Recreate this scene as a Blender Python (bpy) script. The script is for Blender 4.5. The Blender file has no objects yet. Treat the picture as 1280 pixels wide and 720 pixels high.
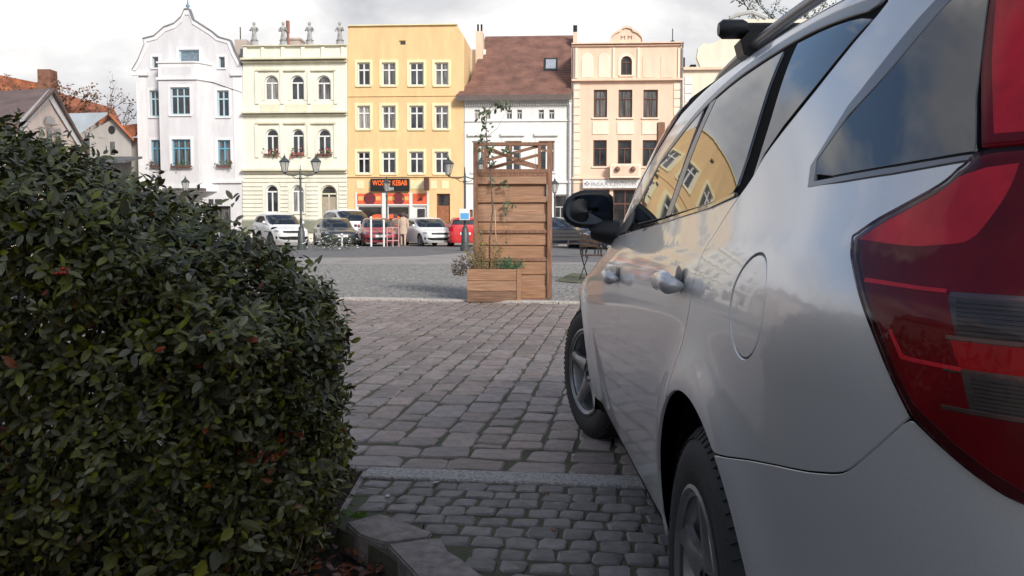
import bpy, bmesh, math, random
from mathutils import Vector, Matrix
from mathutils.geometry import delaunay_2d_cdt
random.seed(7)
sc=bpy.context.scene
COL=sc.collection
R=math.radians
# ------------------------------------------------------------------ camera
F=1120.; PITCH=R(3.98); H=1.02
cam=bpy.data.cameras.new('camera'); cam.sensor_width=36; cam.lens=F/1280*36; cam.clip_start=.05; cam.clip_end=2000
cam.dof.use_dof=False
co=bpy.data.objects.new('camera',cam); COL.objects.link(co)
co.location=(0,0,H); co.rotation_euler=(R(90)-PITCH,0,0); sc.camera=co
# ------------------------------------------------------------------ world: Nishita sky under broken cloud
SUN_EL=R(30); SUN_AZ=R(150)          # azimuth clockwise from +Y: behind and to the right of the camera
w=bpy.data.worlds.new('World'); sc.world=w; w.use_nodes=True
nt=w.node_tree; nt.nodes.clear()
def N(t,**k):
    n=nt.nodes.new(t)
    for a,b in k.items(): setattr(n,a,b)
    return n
out=N('ShaderNodeOutputWorld'); bg=N('ShaderNodeBackground'); bg.inputs[1].default_value=.1
sky=N('ShaderNodeTexSky',sky_type='NISHITA',sun_disc=False); sky.sun_elevation=SUN_EL; sky.sun_rotation=SUN_AZ
tc=N('ShaderNodeTexCoord'); sx=N('ShaderNodeSeparateXYZ'); nt.links.new(tc.outputs['Generated'],sx.inputs[0])
def mth(op,a,b=None,c=None,clamp=False):
    n=N('ShaderNodeMath',operation=op); n.use_clamp=clamp
    for i,x in enumerate((a,b,c)):
        if x is None: continue
        if isinstance(x,(int,float)): n.inputs[i].default_value=x
        else: nt.links.new(x,n.inputs[i])
    return n.outputs[0]
zz=mth('ADD',mth('MAXIMUM',sx.outputs[2],0.0),.22)
cx=mth('DIVIDE',sx.outputs[0],zz); cy=mth('DIVIDE',sx.outputs[1],zz)
cv=N('ShaderNodeCombineXYZ'); nt.links.new(sx.outputs[0],cv.inputs[0]); nt.links.new(sx.outputs[1],cv.inputs[1]); nt.links.new(mth('MULTIPLY',sx.outputs[2],1.9),cv.inputs[2])
def noise(scale,detail,rough,dist=0,off=0):
    n=N('ShaderNodeTexNoise'); n.inputs['Scale'].default_value=scale; n.inputs['Detail'].default_value=detail
    n.inputs['Roughness'].default_value=rough; n.inputs['Distortion'].default_value=dist
    a=N('ShaderNodeVectorMath',operation='ADD'); a.inputs[1].default_value=(off,off*.7,off*.3)
    nt.links.new(cv.outputs[0],a.inputs[0]); nt.links.new(a.outputs[0],n.inputs['Vector']); return n.outputs[0]
m1=noise(2.3,9,.52,.3,3.1)
thr=mth('MULTIPLY_ADD',mth('MINIMUM',mth('MAXIMUM',sx.outputs[2],0.0),.42),.86,.115)
cover=mth('SMOOTH_MIN',mth('MULTIPLY',mth('SUBTRACT',m1,thr),9.0),1.0,.2); cover=mth('MAXIMUM',cover,0.0,clamp=True)
m2=noise(3.6,9,.55,.4,9.4)
ramp=N('ShaderNodeValToRGB'); nt.links.new(m2,ramp.inputs[0])
e=ramp.color_ramp.elements; e[0].position=.38; e[0].color=(3.3,3.35,3.55,1); e[1].position=.66; e[1].color=(6.3,6.2,6.05,1)
e2=ramp.color_ramp.elements.new(.51); e2.color=(4.55,4.53,4.6,1)
mix=N('ShaderNodeMix',data_type='RGBA'); nt.links.new(cover,mix.inputs[0]); nt.links.new(sky.outputs[0],mix.inputs[6]); nt.links.new(ramp.outputs[0],mix.inputs[7])
nt.links.new(mix.outputs[2],bg.inputs[0]); nt.links.new(bg.outputs[0],out.inputs[0])
# ------------------------------------------------------------------ sun through thin cloud
sl=bpy.data.lights.new('sun','SUN'); sl.energy=2.05; sl.angle=R(14); sl.color=(1,.95,.88)
so=bpy.data.objects.new('sun',sl); COL.objects.link(so)
sd=Vector((math.sin(SUN_AZ)*math.cos(SUN_EL),math.cos(SUN_AZ)*math.cos(SUN_EL),math.sin(SUN_EL)))
so.rotation_euler=sd.to_track_quat('Z','Y').to_euler(); so.location=(5,-20,20)
sc.view_settings.view_transform='Standard'; sc.view_settings.look='None'; sc.view_settings.gamma=1; sc.view_settings.exposure=0.90
sc.view_settings.use_curve_mapping=False
# ------------------------------------------------------------------ helpers
def ray(px,py):
    c,s=math.cos(PITCH),math.sin(PITCH); a=(px-640)/F; b=(360-py)/F
    return (a,c+b*s,-s+b*c)
def at(px,py,Y):
    r=ray(px,py); t=Y/r[1]; return Vector((r[0]*t,Y,H+r[2]*t))
def gr(px,py,z=0.0):
    r=ray(px,py); t=(z-H)/r[2]; return Vector((r[0]*t,r[1]*t,z))
def tag(o,label=None,cat=None,group=None,kind=None):
    if label: o['label']=label
    if cat: o['category']=cat
    if group: o['group']=group
    if kind: o['kind']=kind
    return o
def thing(name,label,cat,loc=(0,0,0),rz=0,group=None):
    o=bpy.data.objects.new(name,None); COL.objects.link(o); o.empty_display_size=.1
    o.location=loc; o.rotation_euler=(0,0,rz); return tag(o,label,cat,group)
class MB:
    def __init__(s): s.v=[]; s.f=[]; s.mi=[]
    def add(s,vs,fs,mi=0):
        n=len(s.v); s.v+=[tuple(p) for p in vs]; s.f+=[tuple(i+n for i in f) for f in fs]; s.mi+=[mi]*len(fs); return s
    def box(s,x0,x1,y0,y1,z0,z1,mi=0,b=0):
        if b<=0:
            return s.add([(x0,y0,z0),(x1,y0,z0),(x1,y1,z0),(x0,y1,z0),(x0,y0,z1),(x1,y0,z1),(x1,y1,z1),(x0,y1,z1)],
                [(0,3,2,1),(4,5,6,7),(0,1,5,4),(1,2,6,5),(2,3,7,6),(3,0,4,7)],mi)
        P_=[];  # chamfered: 24 verts
        xs=(x0,x1);ys=(y0,y1);zs=(z0,z1); idx={}
        for i in (0,1):
            for j in (0,1):
                for k in (0,1):
                    dx=b if i==0 else -b; dy=b if j==0 else -b; dz=b if k==0 else -b
                    for ax,p in enumerate(((xs[i],ys[j]+dy,zs[k]+dz),(xs[i]+dx,ys[j],zs[k]+dz),(xs[i]+dx,ys[j]+dy,zs[k]))):
                        idx[(i,j,k,ax)]=len(P_); P_.append(p)
        fs=[]
        for s_ in (0,1):
            fs.append(tuple(idx[(s_,a,c,0)] for a,c in ((0,0),(1,0),(1,1),(0,1))))
            fs.append(tuple(idx[(a,s_,c,1)] for a,c in ((0,0),(1,0),(1,1),(0,1))))
            fs.append(tuple(idx[(a,c,s_,2)] for a,c in ((0,0),(1,0),(1,1),(0,1))))
        for a in (0,1):
            for c in (0,1):
                fs.append((idx[(a,c,0,0)],idx[(a,c,1,0)],idx[(a,c,1,1)],idx[(a,c,0,1)]))
                fs.append((idx[(a,0,c,0)],idx[(a,1,c,0)],idx[(a,1,c,2)],idx[(a,0,c,2)]))
                fs.append((idx[(0,a,c,1)],idx[(1,a,c,1)],idx[(1,a,c,2)],idx[(0,a,c,2)]))
                for k in (0,1): fs.append((idx[(a,c,k,0)],idx[(a,c,k,1)],idx[(a,c,k,2)]))
        return s.add(P_,fs,mi)
    def tube(s,pts,rad,n=8,mi=0,cap=True):
        pts=[Vector(p) for p in pts]
        if not isinstance(rad,(list,tuple)): rad=[rad]*len(pts)
        V=[];Fc=[]; prev=None
        for i,p in enumerate(pts):
            d=(pts[min(i+1,len(pts)-1)]-pts[max(i-1,0)]).normalized()
            if prev is None: a=d.orthogonal().normalized()
            else:
                a=prev-d*prev.dot(d)
                a=a.normalized() if a.length>1e-6 else d.orthogonal().normalized()
            prev=a; b=d.cross(a)
            for k in range(n):
                t=2*math.pi*k/n; V.append(p+(a*math.cos(t)+b*math.sin(t))*rad[i])
        for i in range(len(pts)-1):
            for k in range(n):
                Fc.append((i*n+k,i*n+(k+1)%n,(i+1)*n+(k+1)%n,(i+1)*n+k))
        if cap: Fc.append(tuple(range(n-1,-1,-1))); Fc.append(tuple(range((len(pts)-1)*n,len(pts)*n)))
        return s.add(V,Fc,mi)
    def lathe(s,prof,n=16,mi=0,c=(0,0,0),axis='z',a0=0,a1=2*math.pi):
        V=[];Fc=[]; full=abs(a1-a0-2*math.pi)<1e-6; m=n if full else n+1
        for r_,h in prof:
            for k in range(m):
                t=a0+(a1-a0)*k/n; x,y=r_*math.cos(t),r_*math.sin(t)
                if axis=='z': V.append((c[0]+x,c[1]+y,c[2]+h))
                elif axis=='x': V.append((c[0]+h,c[1]+x,c[2]+y))
                else: V.append((c[0]+x,c[1]+h,c[2]+y))
        for i in range(len(prof)-1):
            for k in range(n):
                k2=(k+1)%m
                Fc.append((i*m+k,i*m+k2,(i+1)*m+k2,(i+1)*m+k))
        return s.add(V,Fc,mi)
    def prism(s,poly,y0,y1,mi=0):      # polygon in x,z extruded along y
        n=len(poly)
        return s.add([(p[0],y0,p[1]) for p in poly]+[(p[0],y1,p[1]) for p in poly],
            [tuple(range(n)),tuple(range(2*n-1,n-1,-1))]+[(i,i+n,(i+1)%n+n,(i+1)%n) for i in range(n)],mi)
    def slab(s,poly,z0,z1,mi=0):       # polygon in x,y extruded along z
        n=len(poly)
        return s.add([(p[0],p[1],z0) for p in poly]+[(p[0],p[1],z1) for p in poly],
            [tuple(range(n-1,-1,-1)),tuple(range(n,2*n))]+[(i,(i+1)%n,(i+1)%n+n,i+n) for i in range(n)],mi)
    def build(s,name,mats,parent=None,smooth=False,kind=None,fixn=True):
        me=bpy.data.meshes.new(name); me.from_pydata(s.v,[],s.f)
        if not isinstance(mats,(list,tuple)): mats=[mats]
        for m in mats: me.materials.append(m)
        if len(mats)>1: me.polygons.foreach_set('material_index',s.mi)
        if fixn:
            b=bmesh.new(); b.from_mesh(me); bmesh.ops.recalc_face_normals(b,faces=b.faces); b.to_mesh(me); b.free()
        if smooth is True: me.shade_smooth()
        elif smooth:
            me.shade_smooth(); me.set_sharp_from_angle(angle=R(smooth))
        o=bpy.data.objects.new(name,me); COL.objects.link(o)
        if parent: o.parent=parent
        if kind: o['kind']=kind
        return o
def copy_obj(o,parent=None):
    c=o.copy(); COL.objects.link(c); c.parent=parent; return c
def copy_tree(o,parent=None):
    c=copy_obj(o,parent)
    for ch in list(o.children):
        copy_tree(ch,c)
    return c
# ------------------------------------------------------------------ materials
def mat(name,col,rough=.7,metal=0,var=.12,scale=6,bump=0,bscale=40,spec=.5,coat=0,island=0,col2=None,grime=0,emit=0,alpha=1,ior=None,detail=6,stretch=None,sheen=0):
    m=bpy.data.materials.new(name); m.use_nodes=True; nt=m.node_tree; L=nt.links.new
    p=nt.nodes['Principled BSDF']; p.inputs['Roughness'].default_value=rough; p.inputs['Metallic'].default_value=metal
    p.inputs['Specular IOR Level'].default_value=spec
    if coat: p.inputs['Coat Weight'].default_value=coat; p.inputs['Coat Roughness'].default_value=.03
    if ior: p.inputs['IOR'].default_value=ior
    tc=nt.nodes.new('ShaderNodeTexCoord'); mp=nt.nodes.new('ShaderNodeMapping'); L(tc.outputs['Object'],mp.inputs[0])
    if stretch: mp.inputs['Scale'].default_value=stretch
    c2=col2 if col2 else tuple(max(0,c*(1-2.2*var)) for c in col)
    c1=col if col2 else tuple(min(1,c*(1+var)) for c in col)
    nz=nt.nodes.new('ShaderNodeTexNoise'); nz.inputs['Scale'].default_value=scale; nz.inputs['Detail'].default_value=detail; nz.inputs['Roughness'].default_value=.6
    L(mp.outputs[0],nz.inputs['Vector'])
    mr=nt.nodes.new('ShaderNodeMapRange'); mr.inputs[1].default_value=.3; mr.inputs[2].default_value=.7; L(nz.outputs[0],mr.inputs[0])
    mx=nt.nodes.new('ShaderNodeMix'); mx.data_type='RGBA'; L(mr.outputs[0],mx.inputs[0]); mx.inputs[6].default_value=(*c2,1); mx.inputs[7].default_value=(*c1,1)
    last=mx.outputs[2]
    if grime:
        n2=nt.nodes.new('ShaderNodeTexNoise'); n2.inputs['Scale'].default_value=scale*.23; n2.inputs['Detail'].default_value=8; n2.inputs['Roughness'].default_value=.7
        L(mp.outputs[0],n2.inputs['Vector']); m2=nt.nodes.new('ShaderNodeMapRange'); m2.inputs[1].default_value=.5; m2.inputs[2].default_value=.75; m2.inputs[4].default_value=grime
        L(n2.outputs[0],m2.inputs[0]); x2=nt.nodes.new('ShaderNodeMix'); x2.data_type='RGBA'; L(m2.outputs[0],x2.inputs[0]); L(last,x2.inputs[6]); x2.inputs[7].default_value=(*[c*.45 for c in col],1); last=x2.outputs[2]
    if island:
        g=nt.nodes.new('ShaderNodeNewGeometry'); oi=nt.nodes.new('ShaderNodeObjectInfo')
        ad=nt.nodes.new('ShaderNodeMath'); ad.operation='ADD'; L(g.outputs['Random Per Island'],ad.inputs[0]); L(oi.outputs['Random'],ad.inputs[1])
        fr=nt.nodes.new('ShaderNodeMath'); fr.operation='FRACT'; L(ad.outputs[0],fr.inputs[0])
        hs=nt.nodes.new('ShaderNodeHueSaturation')
        r2=nt.nodes.new('ShaderNodeMapRange'); r2.inputs[3].default_value=1-island; r2.inputs[4].default_value=1+island; L(fr.outputs[0],r2.inputs[0]); L(r2.outputs[0],hs.inputs['Value'])
        r3=nt.nodes.new('ShaderNodeMath'); r3.operation='MULTIPLY_ADD'; r3.inputs[1].default_value=island*1.6; r3.inputs[2].default_value=1-island*.8; 
        f2=nt.nodes.new('ShaderNodeMath'); f2.operation='MULTIPLY'; f2.inputs[1].default_value=7.31; L(fr.outputs[0],f2.inputs[0]); f3=nt.nodes.new('ShaderNodeMath'); f3.operation='FRACT'; L(f2.outputs[0],f3.inputs[0])
        L(f3.outputs[0],r3.inputs[0]); L(r3.outputs[0],hs.inputs['Saturation']); L(last,hs.inputs['Color']); last=hs.outputs[0]
    L(last,p.inputs['Base Color'])
    if bump:
        nb=nt.nodes.new('ShaderNodeTexNoise'); nb.inputs['Scale'].default_value=bscale; nb.inputs['Detail'].default_value=6; nb.inputs['Roughness'].default_value=.65; L(mp.outputs[0],nb.inputs['Vector'])
        bp=nt.nodes.new('ShaderNodeBump'); bp.inputs['Strength'].default_value=bump; bp.inputs['Distance'].default_value=.01; L(nb.outputs[0],bp.inputs['Height']); L(bp.outputs[0],p.inputs['Normal'])
    if emit: p.inputs['Emission Color'].default_value=(*col,1); p.inputs['Emission Strength'].default_value=emit
    if alpha<1: p.inputs['Alpha'].default_value=alpha
    return m
def pip(p,poly):
    x,y=p; c=False; n=len(poly); j=n-1
    for i in range(n):
        xi,yi=poly[i]; xj,yj=poly[j]
        if (yi>y)!=(yj>y) and x<(xj-xi)*(y-yi)/(yj-yi)+xi: c=not c
        j=i
    return c
def area(poly): return .5*sum(poly[i][0]*poly[(i+1)%len(poly)][1]-poly[(i+1)%len(poly)][0]*poly[i][1] for i in range(len(poly)))
def tri_poly(outline,holes=(),pts=()):
    V=list(outline); E=[(i,(i+1)%len(outline)) for i in range(len(outline))]
    for h in holes:
        n=len(V); V+=list(h); E+=[(n+i,n+(i+1)%len(h)) for i in range(len(h))]
    V+=list(pts)
    r=delaunay_2d_cdt([Vector(p) for p in V],E,[],0,1e-7)
    vs=[(p[0],p[1]) for p in r[0]]; T=[]
    for f in r[2]:
        c=(sum(vs[i][0] for i in f)/3,sum(vs[i][1] for i in f)/3)
        if pip(c,outline) and not any(pip(c,h) for h in holes): T.append(tuple(f))
    return vs,T

# ------------------------------------------------------------------ car body surface
def lerp(a,b,t): return a+(b-a)*t
def sm(t):
    t=max(0.0,min(1.0,t)); return t*t*(3-2*t)
def curve(tab,x):
    # monotone-ish cubic (Catmull/Hermite) through table
    n=len(tab)
    if x<=tab[0][0]: 
        s=(tab[1][1]-tab[0][1])/(tab[1][0]-tab[0][0]); return tab[0][1]+s*(x-tab[0][0])
    if x>=tab[-1][0]:
        s=(tab[-1][1]-tab[-2][1])/(tab[-1][0]-tab[-2][0]); return tab[-1][1]+s*(x-tab[-1][0])
    i=0
    while x>tab[i+1][0]: i+=1
    def sl(k):
        if k==0: return (tab[1][1]-tab[0][1])/(tab[1][0]-tab[0][0])
        if k==n-1: return (tab[-1][1]-tab[-2][1])/(tab[-1][0]-tab[-2][0])
        a=(tab[k][1]-tab[k-1][1])/(tab[k][0]-tab[k-1][0]); b=(tab[k+1][1]-tab[k][1])/(tab[k+1][0]-tab[k][0])
        if a*b<=0: return 0.0
        return 2*a*b/(a+b)
    h=tab[i+1][0]-tab[i][0]; t=(x-tab[i][0])/h
    m0=sl(i)*h; m1=sl(i+1)*h; p0=tab[i][1]; p1=tab[i+1][1]
    return (2*t**3-3*t*t+1)*p0+(t**3-2*t*t+t)*m0+(-2*t**3+3*t*t)*p1+(t**3-t*t)*m1
YC=1.2; RS=YC+.925; FS=3.545-YC
#      v : half width
TW=[(.16,.80),(.22,.828),(.28,.848),(.36,.866),(.45,.878),(.55,.888),(.70,.895),(.82,.893),(.92,.884),(.975,.868),(1.02,.845),(1.08,.818),(1.2,.768),(1.3,.728),(1.38,.690),(1.42,.664),(1.45,.63),(1.475,.57),(1.49,.48),(1.505,.30),(1.51,.0)]
TR=[(.16,.86),(.22,.90),(.35,.925),(.55,.925),(.8,.915),(1.0,.885),(1.2,.81),(1.35,.75),(1.43,.72),(1.475,.68),(1.49,.5),(1.505,-.2),(1.51,-1.0)]
TF=[(.16,3.40),(.22,3.46),(.35,3.54),(.55,3.545),(.70,3.50),(.82,3.38),(.92,3.0),(.97,2.72),(1.02,2.62),(1.1,2.50),(1.2,2.33),(1.3,2.13),(1.38,1.93),(1.43,1.76),(1.46,1.62),(1.49,1.4),(1.505,1.25),(1.51,1.21)]
TN=[(.16,6.),(.9,6.5),(1.0,6.0),(1.2,5.5),(1.4,5.),(1.5,4.)]
TNF=[(.16,5.2),(.7,5.2),(.9,3.9),(1.0,3.3),(1.2,3.2),(1.51,3.2)]
WR=.3175
WB=2.65
def P(S,v,arch=True):
    if S<=YC:
        s=YC-S; fr=-1
        if s<=RS: dx,dy=1.0,s/RS
        else: dx,dy=max(0,1-(s-RS)/.9),1.0
        L=YC+curve(TR,v)
    else:
        s=S-YC; fr=1
        if s<=FS: dx,dy=1.0,s/FS
        else: dx,dy=max(0,1-(s-FS)/.9),1.0
        L=curve(TF,v)-YC
    n=curve(TN,v)
    if fr>0: n=curve(TNF,v)
    r=(dx**n+dy**n)**(-1.0/n)
    x=-curve(TW,v)*dx*r; y=YC+fr*L*dy*r
    # wedge: lower the level lines towards the nose, in the shoulder band
    wedge=-.060*sm((v-.6)/.35)*max(0.0,(y+.5)/3.0) if v<1.0 else -.060*(1-sm((v-1.0)/.25))*max(0.0,(y+.5)/3.0)
    if v>1.3: wedge+= -.03*sm((v-1.3)/.12)*max(0,(.6-y)/1.2)**2
    z=v+wedge
    if arch and v<.95:
        for wy in (0.0,WB):
            d=math.hypot(y-wy,z-WR)
            if abs(x)>.5: x-= .022*math.exp(-((d-.385)/.075)**2)
    return (x,y,z)
CAR=(1.235,1.66); CROT=R(0.2)

def inv(y,z):
    S,v=y,z
    for _ in range(25):
        p=P(S,v); S+= (y-p[1])*.9; v+=(z-p[2])*.9
    return (S,v)
def PN(S,v,T=None,arch=True):
    e=.004
    Pf=P
    p=Vector(Pf(S,v,arch)); a=Vector(Pf(S+e,v,arch))-Vector(Pf(S-e,v,arch)); v1=min(v+e,1.509); b=Vector(Pf(S,v1,arch))-Vector(Pf(S,v-e,arch))
    n=b.cross(a); 
    if n.length<1e-12: return p,Vector((0,0,1))
    n.normalize()
    if n.x>0 and p.x<-.3 and abs(n.x)>.2: n=-n
    return p,n
def densify(poly,step):
    o=[]
    for i in range(len(poly)):
        a=poly[i]; b=poly[(i+1)%len(poly)]; d=math.hypot(b[0]-a[0],b[1]-a[1]); n=max(1,int(math.ceil(d/step)))
        for k in range(n): o.append((a[0]+(b[0]-a[0])*k/n,a[1]+(b[1]-a[1])*k/n))
    return o
def smooth_poly(poly,it=1,lock=60):
    # Chaikin-like smoothing that keeps sharp corners
    for _ in range(it):
        n=len(poly); o=[]
        for i in range(n):
            a,b,c=poly[i-1],poly[i],poly[(i+1)%n]
            v1=(b[0]-a[0],b[1]-a[1]); v2=(c[0]-b[0],c[1]-b[1]); l1=math.hypot(*v1);l2=math.hypot(*v2)
            if l1<1e-9 or l2<1e-9: o.append(b); continue
            ang=abs(math.degrees(math.atan2(v1[0]*v2[1]-v1[1]*v2[0],v1[0]*v2[0]+v1[1]*v2[1])))
            if ang>lock or ang<1.5: o.append(b)
            else:
                o.append((b[0]-v1[0]*.25,b[1]-v1[1]*.25)); o.append((b[0]+v2[0]*.25,b[1]+v2[1]*.25))
        poly=o
    return poly
def inset(poly,g):
    n=len(poly); s=1 if area(poly)>0 else -1; o=[]
    for i in range(n):
        a,b,c=poly[i-1],poly[i],poly[(i+1)%n]
        d1=Vector((b[0]-a[0],b[1]-a[1])); d2=Vector((c[0]-b[0],c[1]-b[1]))
        if d1.length<1e-9: d1=d2
        if d2.length<1e-9: d2=d1
        d1.normalize(); d2.normalize(); n1=Vector((-d1.y,d1.x))*s; n2=Vector((-d2.y,d2.x))*s
        m=n1+n2
        if m.length<.3: m=n1
        m.normalize(); k=g/max(.4,m.dot(n1))
        if b[0]<-1.82 or b[0]>4.44: m=Vector((0,m.y)); 
        o.append((b[0]+m.x*k,b[1]+m.y*k))
    return o
def patch(name,outline,mt,parent,holes=(),off=0.0,gap=.002,res=.03,rim=.0078,both=False,mirror=False,sm_it=2,arch=True,xf=None,lip=.0009,dist=None,holegap=None,flat=0):
    ol=densify(smooth_poly(list(outline),sm_it),res*.5); ol=inset(ol,gap)
    hs=[]
    for h in holes:
        hh=densify(smooth_poly(list(h),sm_it),res*.5); hs.append(inset(hh,-(gap if holegap is None else holegap)))
    xs=[p[0] for p in ol]; ys=[p[1] for p in ol]; pts=[]
    allb=ol+[p for h in hs for p in h]
    cell={}
    for p in allb: cell.setdefault((int(p[0]//res),int(p[1]//res)),[]).append(p)
    x=min(xs)+res/2; r=0
    while x<max(xs):
        y=min(ys)+res/2+(res/2 if r%2 else 0)
        while y<max(ys):
            ok=True; ci,cj=int(x//res),int(y//res)
            for i in (-1,0,1):
                for j in (-1,0,1):
                    for q in cell.get((ci+i,cj+j),()):
                        if (q[0]-x)**2+(q[1]-y)**2<(res*.42)**2: ok=False
            if ok and pip((x,y),ol) and not any(pip((x,y),h) for h in hs): pts.append((x,y))
            y+=res
        x+=res; r+=1
    vs,T=tri_poly(ol,hs,pts)
    V=[];NN=[];Fs=[]
    def mp(p):
        q,n=PN(p[0],p[1],arch=arch)
        o_=off if dist is None else off+dist(p[0],p[1])
        q=q+n*o_
        if xf: q,n=xf(q,n)
        return q,n
    for p in vs:
        q,n=mp(p); V.append(q); NN.append(n)
    for t in T:
        a,b,c=[V[i] for i in t]; fn=(b-a).cross(c-a)
        Fs.append(t if fn.dot(NN[t[0]])>0 else (t[0],t[2],t[1]))
    if flat:
        mean=sum(NN,Vector())/len(NN); mean.normalize(); NN=[(n*(1-flat)+mean*flat).normalized() for n in NN]
    base=0
    for loop,sgn in [(ol,1)]+[(h,-1) for h in hs]:
        m=len(loop); sarea=1 if area(loop)>0 else -1
        start=len(V)
        outs=[]
        for i,p in enumerate(loop):
            a=mp(loop[i-1])[0]; c=mp(loop[(i+1)%m])[0]; q,n=mp(p); d=(c-a)
            if d.length<1e-9: d=Vector((0,1,0))
            d.normalize(); o_=d.cross(n)
            # outward direction: test in uv
            pa,pc=loop[i-1],loop[(i+1)%m]; du=Vector((pc[0]-pa[0],pc[1]-pa[1]))
            nu=Vector((du.y,-du.x))*sarea*sgn
            if nu.length>0: nu.normalize()
            tq=mp((p[0]+nu.x*.003,p[1]+nu.y*.003))[0]
            if (tq-q).dot(o_)<0: o_=-o_
            outs.append((q,n,o_))
        for q,n,o_ in outs: V.append(q+o_*lip-n*lip); NN.append((n+o_).normalized())
        for q,n,o_ in outs: V.append(q+o_*lip-n*rim); NN.append(o_)
        for i in range(m):
            j=(i+1)%m; fl=[]
            fl.append((base+i,base+j,start+j,start+i)); fl.append((start+i,start+j,start+m+j,start+m+i))
            for f in fl:
                a,b,c=V[f[0]],V[f[1]],V[f[2]]; fn=(b-a).cross(c-a)
                Fs.append(f if fn.dot(NN[start+i])>0 else f[::-1])
        base+=m
    def emit(mir):
        if mir: return [Vector((-v.x,v.y,v.z)) for v in V],[f[::-1] for f in Fs],[Vector((-n.x,n.y,n.z)) for n in NN]
        return V,Fs,NN
    def mk(sets):
        vv=[];ff=[];nn=[]
        for a,b,c in sets:
            k=len(vv); vv+=a; nn+=c; ff+=[tuple(i+k for i in f) for f in b]
        me=bpy.data.meshes.new(name); me.from_pydata([tuple(v) for v in vv],[],ff); me.materials.append(mt)
        me.shade_smooth()
        me.normals_split_custom_set_from_vertices([tuple(n) for n in nn])
        o=bpy.data.objects.new(name,me); COL.objects.link(o); o.parent=parent
        return o
    if both: return mk([emit(False),emit(True)])
    o=mk([emit(False)])
    if mirror:
        o2=mk([emit(True)]); return o,o2
    return o
def gridpatch(name,S0,S1,nS,v0,v1,nv,mt,parent,off=0,both=True,skip=None,vfun=None):
    V=[];Fs=[];NN=[]
    for i in range(nS+1):
        for j in range(nv+1):
            S=S0+(S1-S0)*i/nS; v=v0+(v1-v0)*j/nv
            q,n=PN(S,min(v,1.5095)); V.append(q+n*off); NN.append(n)
    k=nv+1
    for i in range(nS):
        for j in range(nv):
            S=S0+(S1-S0)*(i+.5)/nS; v=v0+(v1-v0)*(j+.5)/nv
            if skip and skip(S,v): continue
            f=(i*k+j,i*k+j+1,(i+1)*k+j+1,(i+1)*k+j); a,b,c=V[f[0]],V[f[1]],V[f[2]]
            Fs.append(f if (b-a).cross(c-a).dot(NN[f[0]])>=0 else f[::-1])
    n0=len(V)
    if both:
        V+= [Vector((-v.x,v.y,v.z)) for v in V]; NN+=[Vector((-n.x,n.y,n.z)) for n in NN]; Fs+=[tuple(i+n0 for i in f[::-1]) for f in Fs]
    me=bpy.data.meshes.new(name); me.from_pydata([tuple(v) for v in V],[],Fs); me.materials.append(mt); me.shade_smooth()
    me.normals_split_custom_set_from_vertices([tuple(n) for n in NN])
    o=bpy.data.objects.new(name,me); COL.objects.link(o); o.parent=parent; return o
# materials for cars
PAINT=mat('silver_paint',(.62,.615,.62),rough=.36,metal=.48,var=.02,scale=300,coat=1.0,detail=2)
PAINT.node_tree.nodes['Principled BSDF'].inputs['Coat Roughness'].default_value=.045
PAINT.node_tree.nodes['Principled BSDF'].inputs['Coat Weight'].default_value=.75
GLASS=mat('tinted_glass',(.012,.014,.016),rough=.015,var=0,spec=.5,ior=1.95)
BLACKP=mat('black_plastic',(.012,.012,.013),rough=.42,var=.1,scale=60,bump=.15,bscale=900)
SATIN=mat('satin_grey_trim',(.20,.20,.21),rough=.32,metal=.7,var=.05)
GLOSSB=mat('gloss_black_trim',(.01,.01,.011),rough=.08,var=0,coat=.6)
SHELL=mat('dark_cavity',(.004,.004,.004),rough=.9,var=0,spec=.1)
RUBBER=mat('tyre_rubber',(.022,.021,.021),rough=.72,var=.2,scale=30,bump=.3,bscale=200,grime=0)
ALLOY=mat('wheel_silver',(.30,.30,.30),rough=.36,metal=.75,var=.12,scale=20,grime=.35)
LENSR=mat('red_lamp_lens',(.48,.008,.018),rough=.3,var=.35,scale=5,spec=.1)
LENSD=mat('dark_red_lens',(.23,.006,.013),rough=.3,var=.25,scale=4,spec=.1)
LENSB=mat('bright_red_reflector',(.85,.032,.055),rough=.3,var=.16,scale=9,spec=.15)
LENSC=mat('clear_lens_ribs',(.10,.085,.085),rough=.3,var=.3,scale=3,stretch=(.4,.4,30),spec=.2,detail=1)
STOPL=mat('stop_lamp_lens',(.60,.012,.020),rough=.3,var=.15,scale=10,spec=.1)
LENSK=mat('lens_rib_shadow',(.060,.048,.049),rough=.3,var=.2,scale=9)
def clear_cover():
    m=bpy.data.materials.new('clear_lamp_cover'); m.use_nodes=True; nt=m.node_tree; nt.nodes.clear()
    o=nt.nodes.new('ShaderNodeOutputMaterial'); mx=nt.nodes.new('ShaderNodeMixShader'); t=nt.nodes.new('ShaderNodeBsdfTransparent'); g=nt.nodes.new('ShaderNodeBsdfGlossy'); f=nt.nodes.new('ShaderNodeFresnel')
    f.inputs[0].default_value=1.30; g.inputs['Roughness'].default_value=.03; g.inputs['Color'].default_value=(.9,.85,.86,1); t.inputs[0].default_value=(.96,.93,.93,1)
    nt.links.new(f.outputs[0],mx.inputs[0]); nt.links.new(t.outputs[0],mx.inputs[1]); nt.links.new(g.outputs[0],mx.inputs[2]); nt.links.new(mx.outputs[0],o.inputs[0]); return m
COVER=clear_cover()
BORD=mat('lamp_border',(.060,.005,.010),rough=.06,var=.1,spec=.4)
CHROME=mat('chrome_trim',(.6,.6,.6),rough=.12,metal=1,var=0)
def arc(cy,r,a0,a1,n,cz=WR):
    return [inv(cy+r*math.cos(R(a0+(a1-a0)*i/n)),cz+r*math.sin(R(a0+(a1-a0)*i/n))) for i in range(n+1)]
AR=.388
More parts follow.
